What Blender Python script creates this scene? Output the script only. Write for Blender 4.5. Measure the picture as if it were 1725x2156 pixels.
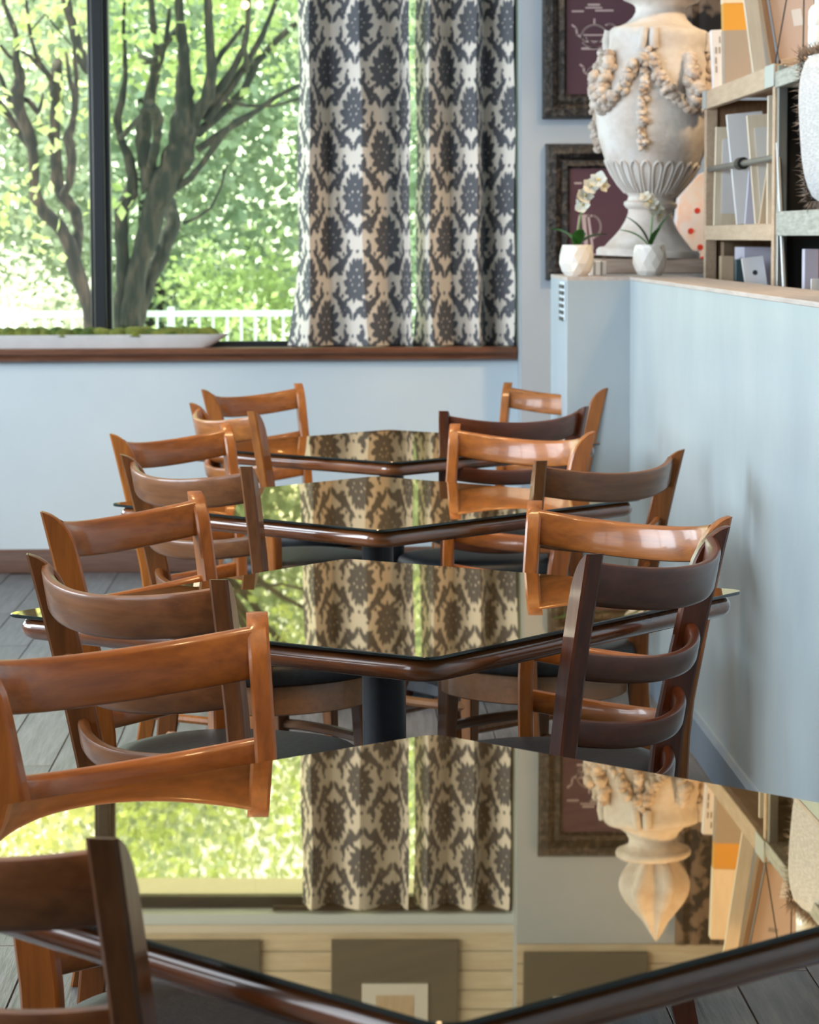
import bpy, math, random
import numpy as np
from mathutils import Matrix, Vector

# ------------------------------------------------------------------ scene, camera, light
sc = bpy.context.scene
for o in list(bpy.data.objects):
    bpy.data.objects.remove(o)
COL = sc.collection
sc.view_settings.view_transform = 'Standard'
sc.view_settings.look = 'None'
sc.view_settings.gamma = 1.0
sc.view_settings.use_curve_mapping = False
sc.view_settings.exposure = 0.36

sc.cycles.max_bounces = 7
sc.cycles.diffuse_bounces = 3
sc.cycles.glossy_bounces = 4
sc.cycles.transmission_bounces = 2
sc.cycles.transparent_max_bounces = 8
sc.cycles.caustics_reflective = False
sc.cycles.caustics_refractive = False

YAW, PITCH, ROLL, CAMZ = 0.02803, math.radians(5.7801), -0.003895, 1.3943
cam = bpy.data.cameras.new('camera')
cam.sensor_fit = 'HORIZONTAL'
cam.sensor_width = 24.0
cam.lens = 79.742
cam.clip_start = 0.05
cam.clip_end = 300
cam.dof.use_dof = True
cam.dof.focus_distance = 4.35
cam.dof.aperture_fstop = 11.0
camo = bpy.data.objects.new('camera', cam)
COL.objects.link(camo)
_f = Vector((math.sin(YAW) * math.cos(PITCH), math.cos(YAW) * math.cos(PITCH), -math.sin(PITCH)))
_u = Vector((math.sin(YAW) * math.sin(PITCH), math.cos(YAW) * math.sin(PITCH), math.cos(PITCH)))
_r = Vector((math.cos(YAW), -math.sin(YAW), 0))
_r2 = math.cos(ROLL) * _r + math.sin(ROLL) * _u
_u2 = -math.sin(ROLL) * _r + math.cos(ROLL) * _u
camo.matrix_world = Matrix(((_r2.x, _u2.x, -_f.x, 0), (_r2.y, _u2.y, -_f.y, 0), (_r2.z, _u2.z, -_f.z, CAMZ), (0, 0, 0, 1)))
sc.camera = camo

world = bpy.data.worlds.new('world')
sc.world = world
world.use_nodes = True
_bg = world.node_tree.nodes['Background']
_bg.inputs['Color'].default_value = (0.90, 0.95, 1.0, 1)
_bg.inputs['Strength'].default_value = 3.4

def lamp(name, kind, loc, power, color, rot=None, to=None, size=None, size_y=None, **kw):
    d = bpy.data.lights.new(name, kind)
    d.energy = power
    d.color = color
    if kind == 'AREA':
        d.shape = 'RECTANGLE'
        d.size = size
        d.size_y = size_y or size
    for k, v in kw.items():
        setattr(d, k, v)
    o = bpy.data.objects.new(name, d)
    o.location = loc
    if to is not None:
        o.rotation_euler = (Vector(to) - Vector(loc)).to_track_quat('-Z', 'Y').to_euler()
    elif rot:
        o.rotation_euler = rot
    COL.objects.link(o)
    return o

# high sun behind the garden, an added eave keeps it off the window
lamp('sun', 'SUN', (-14, 34, 40), 13.0, (1.0, 0.95, 0.84), to=(-2.0, 16.0, 0.0), angle=0.01)
# daylight through the three windows of the left-hand wall
COOL = (0.76, 0.885, 1.0)
for yb, pw in ((2.4, 16.0), (5.8, 140.0), (9.2, 60.0)):
    lamp('window_daylight', 'AREA', (-3.36, yb, 1.95), pw, COOL, to=(0, yb, 1.95), size=2.3, size_y=1.9)
# warm recessed spots over the shop side and the dining side
WARM = (1.0, 0.66, 0.34)
def spot(loc, to, power, deg):
    return lamp('ceiling_spot', 'SPOT', loc, power, WARM, to=to, spot_size=math.radians(deg), spot_blend=.6, shadow_soft_size=.22)
spot((2.6, 8.3, 4.02), (1.15, 9.8, 1.75), 330.0, 44)
spot((2.3, 6.5, 4.02), (1.42, 8.2, 1.6), 230.0, 50)  # extra spot added as fill light on the shelves
spot((2.2, 9.9, 4.02), (1.2, 11.1, 2.1), 60.0, 40)
for (x, y) in ((-.9, 1.3), (-.75, 3.3), (-.75, 5.6), (-.5, 7.4), (.65, 2.4), (.60, 4.6), (.60, 6.4)):
    spot((x, y, 4.02), (x + .1, y + .9, .6), 150.0, 62)

# ------------------------------------------------------------------ mesh helpers
class MB:
    def __init__(s):
        s.v = []
        s.f = []
    def add(s, v, f):
        n = len(s.v)
        s.v += [tuple(p) for p in v]
        s.f += [tuple(i + n for i in q) for q in f]
        return s
    def box(s, c, d, rz=0.0, rx=0.0, ry=0.0):
        m = Matrix.Rotation(rz, 3, 'Z') @ Matrix.Rotation(ry, 3, 'Y') @ Matrix.Rotation(rx, 3, 'X')
        vs = []
        for z in (-.5, .5):
            for (x, y) in ((-.5, -.5), (.5, -.5), (.5, .5), (-.5, .5)):
                p = m @ Vector((x * d[0], y * d[1], z * d[2]))
                vs.append((p.x + c[0], p.y + c[1], p.z + c[2]))
        return s.add(vs, [(3, 2, 1, 0), (4, 5, 6, 7), (0, 1, 5, 4), (1, 2, 6, 5), (2, 3, 7, 6), (3, 0, 4, 7)])
    def span(s, x0, x1, y0, y1, z0, z1):
        return s.box(((x0 + x1) / 2, (y0 + y1) / 2, (z0 + z1) / 2), (x1 - x0, y1 - y0, z1 - z0))
    def loft(s, rings, cap0=True, cap1=True, closed=True):
        n = len(rings[0])
        vs = [p for r in rings for p in r]
        fs = []
        for i in range(len(rings) - 1):
            for j in range(n if closed else n - 1):
                k = (j + 1) % n
                fs.append((i * n + j, i * n + k, (i + 1) * n + k, (i + 1) * n + j))
        if cap0:
            fs.append(tuple(reversed(range(n))))
        if cap1:
            fs.append(tuple((len(rings) - 1) * n + j for j in range(n)))
        return s.add(vs, fs)
    def lathe(s, prof, n=32, c=(0, 0, 0)):
        rings = []
        for (r, z) in prof:
            rings.append([(c[0] + r * math.cos(2 * math.pi * j / n), c[1] + r * math.sin(2 * math.pi * j / n), c[2] + z) for j in range(n)])
        return s.loft(rings)
    def tube(s, path, rad, n=8):
        P = [Vector(p) for p in path]
        if not hasattr(rad, '__len__'):
            rad = [rad] * len(P)
        rings = []
        up = Vector((0.13, 0.31, 0.94)).normalized()
        prev = None
        for i, p in enumerate(P):
            t = (P[min(i + 1, len(P) - 1)] - P[max(i - 1, 0)]).normalized()
            a = prev if prev is not None else t.cross(up)
            a = (a - t * a.dot(t))
            if a.length < 1e-6:
                a = t.orthogonal()
            a.normalize()
            prev = a
            b = t.cross(a)
            rings.append([tuple(p + rad[i] * (math.cos(2 * math.pi * j / n) * a + math.sin(2 * math.pi * j / n) * b)) for j in range(n)])
        return s.loft(rings)
    def build(s, name, mat, parent=None, bevel=0.0, smooth=None, seg=2, loc=None, rot=None):
        me = bpy.data.meshes.new(name)
        me.from_pydata(s.v, [], s.f)
        me.validate()
        me.update()
        o = bpy.data.objects.new(name, me)
        me.materials.append(M[mat] if isinstance(mat, str) else mat)
        COL.objects.link(o)
        if parent is not None:
            o.parent = parent
        if loc:
            o.location = loc
        if rot:
            o.rotation_euler = rot
        if bevel:
            b = o.modifiers.new('bevel', 'BEVEL')
            b.width = bevel
            b.segments = seg
            b.limit_method = 'ANGLE'
            b.angle_limit = math.radians(40)
            b.harden_normals = False
        if smooth or bevel:
            me.shade_smooth()
            me.set_sharp_from_angle(angle=math.radians(smooth or 35))
        return o

def tag(o, label, cat, group=None, kind=None):
    if label:
        o['label'] = label
    if cat:
        o['category'] = cat
    if group:
        o['group'] = group
    if kind:
        o['kind'] = kind
    return o

def struct(o):
    o['kind'] = 'structure'
    return o

def empty(name, loc=(0, 0, 0), rz=0.0):
    o = bpy.data.objects.new(name, None)
    o.empty_display_size = 0.1
    o.location = loc
    o.rotation_euler = (0, 0, rz)
    COL.objects.link(o)
    return o

def copy_tree(o, parent=None):
    c = o.copy()
    COL.objects.link(c)
    c.parent = parent
    for ch in list(o.children):
        copy_tree(ch, c)
    return c

# ------------------------------------------------------------------ materials
M = {}
def mat(name, col, rough=0.5, metal=0.0, spec=0.5, coat=0.0, coat_r=0.1, col2=None, scale=(1, 1, 1), nscale=5.0, detail=4.0,
        lo=0.35, hi=0.65, bump=0.0, bscale=None, coords='Object', emit=None, estr=0.0, trans=0.0, objrand=0.0, sheen=0.0, wear=None):
    m = bpy.data.materials.new(name)
    m.use_nodes = True
    nt = m.node_tree
    N, L = nt.nodes, nt.links
    p = N['Principled BSDF']
    p.inputs['Base Color'].default_value = (*col, 1)
    p.inputs['Roughness'].default_value = rough
    p.inputs['Metallic'].default_value = metal
    p.inputs['Specular IOR Level'].default_value = spec
    p.inputs['Coat Weight'].default_value = coat
    p.inputs['Coat Roughness'].default_value = coat_r
    if sheen:
        p.inputs['Sheen Weight'].default_value = sheen
    if emit:
        p.inputs['Emission Color'].default_value = (*emit, 1)
        p.inputs['Emission Strength'].default_value = estr
    if col2 is not None or bump:
        tc = N.new('ShaderNodeTexCoord')
        mp = N.new('ShaderNodeMapping')
        mp.inputs['Scale'].default_value = scale
        L.new(tc.outputs[coords], mp.inputs['Vector'])
        if objrand:
            oi = N.new('ShaderNodeObjectInfo')
            vm = N.new('ShaderNodeVectorMath')
            vm.operation = 'MULTIPLY'
            cb = N.new('ShaderNodeCombineXYZ')
            for k in range(3):
                L.new(oi.outputs['Random'], cb.inputs[k])
            L.new(cb.outputs[0], vm.inputs[0])
            vm.inputs[1].default_value = (37.0, 23.0, 51.0)
            L.new(vm.outputs[0], mp.inputs['Location'])
        nz = N.new('ShaderNodeTexNoise')
        nz.inputs['Scale'].default_value = nscale
        nz.inputs['Detail'].default_value = detail
        nz.inputs['Roughness'].default_value = 0.6
        L.new(mp.outputs[0], nz.inputs['Vector'])
        if col2 is not None:
            rp = N.new('ShaderNodeValToRGB')
            rp.color_ramp.elements[0].position = lo
            rp.color_ramp.elements[0].color = (*col, 1)
            rp.color_ramp.elements[1].position = hi
            rp.color_ramp.elements[1].color = (*col2, 1)
            L.new(nz.outputs['Fac'], rp.inputs['Fac'])
            out = rp.outputs['Color']
            if objrand:
                hs = N.new('ShaderNodeHueSaturation')
                mr = N.new('ShaderNodeMapRange')
                mr.inputs['To Min'].default_value = 1 - objrand
                mr.inputs['To Max'].default_value = 1 + objrand
                L.new(oi.outputs['Random'], mr.inputs['Value'])
                L.new(mr.outputs[0], hs.inputs['Value'])
                L.new(out, hs.inputs['Color'])
                out = hs.outputs['Color']
            if wear:
                ge = N.new('ShaderNodeNewGeometry')
                wm = N.new('ShaderNodeMapRange')
                wm.inputs['From Min'].default_value = .535
                wm.inputs['From Max'].default_value = .62
                wm.inputs['To Max'].default_value = .55
                L.new(ge.outputs['Pointiness'], wm.inputs['Value'])
                wx = N.new('ShaderNodeMix')
                wx.data_type = 'RGBA'
                wx.inputs['B'].default_value = (*wear, 1)
                L.new(wm.outputs[0], wx.inputs['Factor'])
                L.new(out, wx.inputs['A'])
                out = wx.outputs['Result']
            L.new(out, p.inputs['Base Color'])
        if bump:
            bp = N.new('ShaderNodeBump')
            bp.inputs['Strength'].default_value = bump
            bp.inputs['Distance'].default_value = 0.01
            src = nz
            if bscale:
                src = N.new('ShaderNodeTexNoise')
                src.inputs['Scale'].default_value = bscale
                src.inputs['Detail'].default_value = 5
                L.new(mp.outputs[0], src.inputs['Vector'])
            L.new(src.outputs['Fac'], bp.inputs['Height'])
            L.new(bp.outputs[0], p.inputs['Normal'])
    if trans:
        tr = N.new('ShaderNodeBsdfTranslucent')
        mx = N.new('ShaderNodeMixShader')
        mx.inputs[0].default_value = trans
        b = p.inputs['Base Color']
        if b.is_linked:
            L.new(b.links[0].from_socket, tr.inputs['Color'])
        else:
            tr.inputs['Color'].default_value = (*col, 1)
        L.new(p.outputs[0], mx.inputs[1])
        L.new(tr.outputs[0], mx.inputs[2])
        L.new(mx.outputs[0], N['Material Output'].inputs['Surface'])
    M[name] = m
    return m

# chair woods: post grain runs up, slat grain runs across
for nm, c1, c2 in (('amber', (0.175, 0.056, 0.010), (0.37, 0.130, 0.024)),  # slight real variation plus painted light and shade: facing chairs amber, backs darker
                   ('chestnut', (0.10, 0.036, 0.011), (0.215, 0.086, 0.028)),
                   ('umber', (0.045, 0.012, 0.0045), (0.10, 0.028, 0.009))):
    mat('post_' + nm, c1, 0.34, spec=.35, coat=0.35, coat_r=0.09, col2=c2, scale=(30, 30, 2.2), nscale=2.2, lo=.25, hi=.75, bump=.05, objrand=.10)
    mat('slat_' + nm, c1, 0.34, spec=.35, coat=0.35, coat_r=0.09, wear=(0.42, 0.26, 0.15), col2=c2, scale=(2.2, 24, 30), nscale=2.2, lo=.25, hi=.75, bump=.05, objrand=.12)
mat('vinyl', (0.008, 0.010, 0.012), 0.46, spec=.32, col2=(0.016, 0.019, 0.022), nscale=60, bump=.12)
mat('table_wood', (0.105, 0.031, 0.009), 0.26, coat=.8, coat_r=.07, col2=(0.24, 0.080, 0.021), scale=(3, 3, 30), nscale=3, lo=.3, hi=.7, objrand=.08)
mat('black_steel', (0.016, 0.020, 0.026), 0.42, spec=.5, col2=(0.022, 0.027, 0.034), nscale=40)
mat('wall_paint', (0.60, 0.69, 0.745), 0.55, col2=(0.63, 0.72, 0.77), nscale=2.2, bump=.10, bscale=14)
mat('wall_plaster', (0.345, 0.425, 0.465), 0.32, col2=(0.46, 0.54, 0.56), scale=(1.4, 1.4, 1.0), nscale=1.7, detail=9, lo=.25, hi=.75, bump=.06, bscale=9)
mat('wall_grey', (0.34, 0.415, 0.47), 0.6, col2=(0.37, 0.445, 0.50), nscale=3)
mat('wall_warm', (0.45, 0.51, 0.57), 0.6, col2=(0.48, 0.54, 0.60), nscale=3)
mat('cap_wood', (0.42, 0.37, 0.34), 0.5, col2=(0.52, 0.47, 0.44), scale=(20, 2, 20), nscale=3)
mat('skirting_paint', (0.17, 0.24, 0.32), 0.4, col2=(0.20, 0.27, 0.35), nscale=6)
mat('sill_wood', (0.115, 0.037, 0.015), 0.35, coat=.4, coat_r=.15, col2=(0.20, 0.075, 0.032), scale=(2, 25, 25), nscale=3)
mat('skirting_wood', (0.095, 0.046, 0.030), 0.4, coat=.3, col2=(0.15, 0.075, 0.050), scale=(2, 25, 25), nscale=3)
mat('floor_wood', (0.050, 0.053, 0.058), 0.38, col2=(0.135, 0.142, 0.155), scale=(26, 2.0, 10), nscale=2.4, detail=8, lo=.28, hi=.72, bump=.35, objrand=.22)
mat('floor_base', (0.035, 0.032, 0.031), 0.8)
mat('ceiling_paint', (0.70, 0.66, 0.60), 0.8)
mat('shiplap', (0.62, 0.52, 0.37), 0.6, col2=(0.72, 0.63, 0.47), scale=(2, 20, 20), nscale=3)
mat('white_trim', (0.70, 0.66, 0.58), 0.5)
mat('frame_black', (0.012, 0.016, 0.020), 0.33, spec=.5)
mat('frame_carved', (0.012, 0.010, 0.009), 0.36, col2=(0.12, 0.10, 0.082), nscale=42, lo=.48, hi=.72, bump=1.0, coat=.3)  # paler specks are glints painted into the carving colour
mat('frame_liner', (0.030, 0.024, 0.023), 0.5)
mat('print_plum', (0.085, 0.040, 0.060), 0.45, col2=(0.105, 0.050, 0.068), nscale=4)
mat('print_ink', (0.52, 0.42, 0.43), 0.6)
mat('mat_grey', (0.12, 0.115, 0.09), 0.7)
mat('paper_white', (0.75, 0.74, 0.70), 0.7)
mat('stone', (0.50, 0.43, 0.37), 0.75, col2=(0.70, 0.68, 0.65), nscale=7, detail=8, lo=.3, hi=.62, bump=.35, bscale=40)
mat('stone_relief', (0.42, 0.33, 0.26), 0.8, col2=(0.68, 0.62, 0.56), nscale=16, detail=6, lo=.34, hi=.62, bump=.8, bscale=70)
mat('plinth_wood', (0.30, 0.22, 0.17), 0.6, col2=(0.42, 0.33, 0.27), scale=(2, 20, 20), nscale=3)
mat('ceramic', (0.80, 0.79, 0.75), 0.22, coat=.5, coat_r=.05)
mat('soil', (0.06, 0.04, 0.03), 0.9)
mat('leaf_gloss', (0.045, 0.19, 0.030), 0.35, col2=(0.08, 0.26, 0.05), nscale=9, trans=.2)
mat('leaf_dark', (0.020, 0.075, 0.022), 0.35, col2=(0.03, 0.10, 0.03), nscale=9)
mat('stem_green', (0.16, 0.30, 0.10), 0.5)
mat('petal', (0.82, 0.83, 0.74), 0.5, col2=(0.86, 0.87, 0.82), nscale=30, trans=.3)
mat('petal_yellow', (0.75, 0.62, 0.20), 0.5)
mat('oak', (0.46, 0.34, 0.23), 0.5, col2=(0.56, 0.43, 0.31), scale=(20, 2.5, 20), nscale=3)
mat('oak_dark', (0.20, 0.115, 0.060), 0.6, col2=(0.26, 0.155, 0.085), scale=(20, 20, 2.5), nscale=3)
mat('bracket', (0.52, 0.58, 0.58), 0.4, metal=.3)
mat('grey_wood', (0.27, 0.29, 0.26), 0.6, col2=(0.44, 0.46, 0.42), scale=(20, 2.5, 20), nscale=5)
mat('steel_grey', (0.30, 0.31, 0.30), 0.35, metal=.8)
mat('shop_dark', (0.012, 0.011, 0.010), 0.7)
mat('board_white', (0.78, 0.79, 0.80), 0.5)
mat('board_cream', (0.72, 0.62, 0.46), 0.6, col2=(0.78, 0.69, 0.54), scale=(20, 20, 3), nscale=3)
mat('board_tan', (0.55, 0.42, 0.28), 0.6, col2=(0.62, 0.49, 0.34), scale=(20, 20, 3), nscale=3)
mat('board_brown', (0.22, 0.15, 0.09), 0.6)
mat('box_yellow', (0.62, 0.32, 0.045), 0.5)
mat('box_grey', (0.32, 0.29, 0.25), 0.6)
mat('box_teal', (0.045, 0.085, 0.10), 0.5)
mat('box_lilac', (0.55, 0.55, 0.66), 0.6)
mat('box_orange', (0.42, 0.17, 0.07), 0.6)
mat('kraft', (0.48, 0.36, 0.24), 0.7)
mat('paper_pink', (0.62, 0.50, 0.44), 0.6)
mat('red_dot', (0.62, 0.05, 0.03), 0.5)
mat('wrap', (0.72, 0.70, 0.72), 0.5, col2=(0.78, 0.58, 0.50), nscale=14, lo=.5, hi=.66)
mat('fur_brown', (0.085, 0.060, 0.045), 0.9, col2=(0.25, 0.20, 0.16), nscale=60)
mat('cushion_knit', (0.42, 0.45, 0.47), 0.85, col2=(0.62, 0.64, 0.65), scale=(14, 14, 60), nscale=3, bump=.4, sheen=.3)
mat('glass_clear', (0.80, 0.88, 0.90), 0.06, spec=.8, coat=1.0, coat_r=.02)
mat('wire_black', (0.015, 0.015, 0.013), 0.4)
mat('banner_cloth', (0.018, 0.014, 0.012), 0.8, col2=(0.22, 0.15, 0.10), nscale=11, detail=2, lo=.47, hi=.56)
mat('trough_white', (0.74, 0.75, 0.76), 0.55, col2=(0.80, 0.81, 0.82), nscale=12, bump=.12)
mat('moss', (0.045, 0.095, 0.012), 0.95, col2=(0.25, 0.27, 0.05), nscale=13, detail=6, lo=.38, hi=.66, bump=1.0, bscale=120)
mat('bark', (0.022, 0.024, 0.020), 0.9, col2=(0.115, 0.083, 0.062), scale=(7, 7, 1.6), nscale=4, detail=6, lo=.46, hi=.74, bump=.8, bscale=18)
mat('leaf_a', (0.36, 0.47, 0.15), 0.5, col2=(0.54, 0.62, 0.28), nscale=3, trans=.5)
mat('leaf_b', (0.38, 0.46, 0.25), 0.5, col2=(0.62, 0.67, 0.47), nscale=2, trans=.45)
mat('leaf_c', (0.52, 0.58, 0.40), 0.6, col2=(0.72, 0.73, 0.58), nscale=2, trans=.4)
mat('leaf_d', (0.26, 0.36, 0.22), 0.5, col2=(0.49, 0.57, 0.40), nscale=2, trans=.4)
mat('garden_ground', (0.42, 0.42, 0.34), 0.9, col2=(0.62, 0.60, 0.52), nscale=.8)
mat('hill', (0.55, 0.60, 0.40), 0.9, col2=(0.80, 0.78, 0.66), nscale=.35, detail=6)
mat('rail_white', (0.66, 0.72, 0.74), 0.4)
mat('bulb', (1, .8, .5), 0.5, emit=(1.0, 0.72, 0.38), estr=60.0)
mat('lamp_brass', (0.42, 0.25, 0.10), 0.3, metal=.9)
mat('glass_edge', (0.010, 0.018, 0.018), 0.15, spec=.6)
mat('vent_dark', (0.03, 0.035, 0.04), 0.6)

def mirror_glass():
    m = bpy.data.materials.new('bronze_glass')
    m.use_nodes = True
    N, L = m.node_tree.nodes, m.node_tree.links
    N.remove(N['Principled BSDF'])
    tc = N.new('ShaderNodeTexCoord')
    mp = N.new('ShaderNodeMapping')
    mp.inputs['Scale'].default_value = (2.0, 26.0, 10.0)
    L.new(tc.outputs['Object'], mp.inputs['Vector'])
    nz = N.new('ShaderNodeTexNoise')
    nz.inputs['Scale'].default_value = 2.0
    nz.inputs['Detail'].default_value = 6.0
    L.new(mp.outputs[0], nz.inputs['Vector'])
    rp = N.new('ShaderNodeValToRGB')
    rp.color_ramp.elements[0].position = .3
    rp.color_ramp.elements[0].color = (0.055, 0.034, 0.014, 1)
    rp.color_ramp.elements[1].position = .75
    rp.color_ramp.elements[1].color = (0.12, 0.080, 0.034, 1)
    L.new(nz.outputs['Fac'], rp.inputs['Fac'])
    df = N.new('ShaderNodeBsdfDiffuse')
    L.new(rp.outputs[0], df.inputs['Color'])
    gl = N.new('ShaderNodeBsdfGlossy')
    gl.inputs['Color'].default_value = (1.0, 0.82, 0.56, 1)
    gl.inputs['Roughness'].default_value = 0.012
    mx = N.new('ShaderNodeMixShader')
    mx.inputs[0].default_value = 0.72
    L.new(df.outputs[0], mx.inputs[1])
    L.new(gl.outputs[0], mx.inputs[2])
    L.new(mx.outputs[0], N['Material Output'].inputs['Surface'])
    M['bronze_glass'] = m
mirror_glass()

def pane_mat(name, tint, refl):
    m = bpy.data.materials.new(name)
    m.use_nodes = True
    N, L = m.node_tree.nodes, m.node_tree.links
    N.remove(N['Principled BSDF'])
    t = N.new('ShaderNodeBsdfTransparent')
    t.inputs['Color'].default_value = (*tint, 1)
    g = N.new('ShaderNodeBsdfGlossy')
    g.inputs['Roughness'].default_value = 0.0
    mx = N.new('ShaderNodeMixShader')
    mx.inputs[0].default_value = refl
    L.new(t.outputs[0], mx.inputs[1])
    L.new(g.outputs[0], mx.inputs[2])
    L.new(mx.outputs[0], N['Material Output'].inputs['Surface'])
    M[name] = m
pane_mat('pane_clear', (0.96, 0.98, 0.97), 0.05)
pane_mat('pane_tinted', (0.78, 0.85, 0.80), 0.045)

# ------------------------------------------------------------------ the room
XL, XR, YB, YF, ZC = -3.3, 4.6, -2.5, 11.36, 4.1      # left wall, shop right wall, wall behind, window wall, ceiling
WX0, WX1, WZ0, WZ1 = -2.95, 0.770, 0.936, 2.83        # garden window opening
PX = 0.773                                            # left face of the pier
fl = struct(MB().span(XL - .3, XR + .3, YB - .3, YF + .3, -.10, -.004).build('floor', 'floor_base'))
rnd = random.Random(4)
pl_meshes = {}
def plank(x0, y0, y1, w=.150):
    key = round(y1 - y0, 2)
    if key not in pl_meshes:
        b = MB().span(0, w - .003, 0, key - .004, -.004, 0.0)
        pl_meshes[key] = b
        o = b.build('plank', 'floor_wood', fl, bevel=.0012, seg=1)
        pl_meshes[key] = o
    else:
        o = pl_meshes[key].copy()
        COL.objects.link(o)
        o.parent = fl
    o.location = (x0, y0, 0)
xs = [-2.40 + .15 * i for i in range(23)]
for i, x in enumerate(xs):
    y = 0.6 + [0.0, .55, .25, .8][i % 4] - .9
    while y < YF - .02:
        y1 = min(y + 1.2, YF - .02)
        y0 = max(y, .6)
        if y1 - y0 > .1:
            plank(x, y0, y1)
        y += 1.2
# the part of the boards nobody can tell apart
rest = MB()
for i in range(40):
    x = XL + .15 * i
    if x > -2.42 and x < 1.04:
        continue
    if x + .15 > 1.0 and x < 1.2:
        x += .0
    rest.span(x, x + .147, YB, YF, -.004, -.0005)
ro = rest.build('board', 'floor_wood', fl)
ro['kind'] = 'stuff'

def wall(name, boxes, m):
    b = MB()
    for q in boxes:
        b.span(*q)
    return struct(b.build(name, m))
W = .25
wall('wall_back', [(XL, WX0, YF, YF + W, 0, 2.905), (WX0, WX1, YF, YF + W, 0, WZ0 - .03), (WX0, WX1, YF, YF + W, WZ1, 2.905),
                   (WX1, PX + .02, YF, YF + W, 0, 2.905), (XL, PX + .02, YF + .012, YF + W, 2.905, ZC)], 'wall_paint')
wb = bpy.data.objects['wall_back']
wall('wall_frames', [(PX, XR, 11.14, YF + W, 0, 2.905), (PX, XR, 11.152, YF + W, 2.905, ZC)], 'wall_warm')
wf = bpy.data.objects['wall_frames']
for k in range(12):
    z0 = 2.905 + .084 * k
    MB().span(XL, PX, YF - .004, YF + .012, z0 + .002, z0 + .081).build('plank', 'shiplap', wb)
    MB().span(PX + .001, XR, 11.136, 11.152, z0 + .002, z0 + .081).build('plank', 'shiplap', wf)
struct(MB().span(XL, PX, YF - .02, YF, 2.872, 2.905).build('trim_1', 'white_trim'))
# left wall with its three windows, wall behind the camera with the shop front
lw = []
for (y0, y1) in ((YB, 1.2), (3.6, 4.6), (7.0, 8.0), (10.4, YF)):
    lw.append((XL - W, XL, y0, y1, 0, ZC))
for (y0, y1) in ((1.2, 3.6), (4.6, 7.0), (8.0, 10.4)):
    lw += [(XL - W, XL, y0, y1, 0, .95), (XL - W, XL, y0, y1, 2.95, ZC)]
wall('wall_left', lw, 'wall_paint')
for n, (y0, y1) in enumerate(((1.2, 3.6), (4.6, 7.0), (8.0, 10.4))):
    f = MB()
    for (a, b, c, d) in ((y0, y0 + .05, .95, 2.95), (y1 - .05, y1, .95, 2.95), (y0, y1, .95, 1.0), (y0, y1, 2.9, 2.95), ((y0 + y1) / 2 - .03, (y0 + y1) / 2 + .03, .95, 2.95)):
        f.span(XL - .08, XL - .02, a, b, c, d)
    struct(f.build('window_%d' % (n + 3), 'frame_black'))
wall('wall_front', [(XL, XR, YB - W, YB, 0, ZC)], 'wall_paint')
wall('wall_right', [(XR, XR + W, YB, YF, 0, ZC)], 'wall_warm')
struct(MB().span(XL - W, XR + W, YB - W, YF + W, ZC, ZC + .15).build('ceiling', 'ceiling_paint'))

struct(MB().span(XL - 1.0, XR + .6, YF + W, YF + W + 1.7, 3.10, 3.22).build('added_eave', 'ceiling_paint'))  # overhang added out of view to keep the sun off the window
# the half-height partition: long run, pier and the counter-wide end
HX, HT, HZ = .979, 1.184, 1.2597
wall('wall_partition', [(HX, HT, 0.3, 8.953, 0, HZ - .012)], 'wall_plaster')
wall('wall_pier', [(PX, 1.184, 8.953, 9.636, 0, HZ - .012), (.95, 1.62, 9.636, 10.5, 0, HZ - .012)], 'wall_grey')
struct(MB().span(HX - .002, HT, .3, 8.951, HZ - .012, HZ).build('trim_2', 'cap_wood', bevel=.002))
struct(MB().span(PX, 1.184, 8.953, 9.636, HZ - .012, HZ).span(.95, 1.62, 9.637, 10.5, HZ - .012, HZ).build('trim_3', 'cap_wood'))
b = MB()
b.add([(HX, .3, 0), (HX - .014, .3, 0), (HX - .014, .3, .10), (HX - .006, .3, .113), (HX, .3, .113),
       (HX, 8.95, 0), (HX - .014, 8.95, 0), (HX - .014, 8.95, .10), (HX - .006, 8.95, .113), (HX, 8.95, .113)],
      [(0, 1, 2, 3, 4), (9, 8, 7, 6, 5), (0, 5, 6, 1), (1, 6, 7, 2), (2, 7, 8, 3), (3, 8, 9, 4), (4, 9, 5, 0)])
struct(b.build('baseboard_right', 'skirting_paint'))
b = MB()
pr = [(0, 0), (-.014, 0), (-.014, .075), (-.010, .084), (-.010, .090), (-.004, .098), (0, .098)]
b.loft([[(XL, YF + y, z) for (y, z) in pr], [(PX, YF + y, z) for (y, z) in pr]])
struct(b.build('baseboard_back', 'skirting_wood', smooth=30))
# small slotted vent on the pier
vn = empty('wall_vent', (PX - .001, 9.02, 1.20))
tag(vn, 'small dark slotted vent at the top of the grey pier, below the left orchid pot', 'vent')
MB().span(-.003, .0, -.01, .19, -.085, .042).build('plate', 'wall_paint', vn)
for k in range(6):
    z = .032 - .0215 * k
    MB().span(-.007, -.003, .01 + .005 * k, .175, z - .012, z).build('slot', 'vent_dark', vn)

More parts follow.
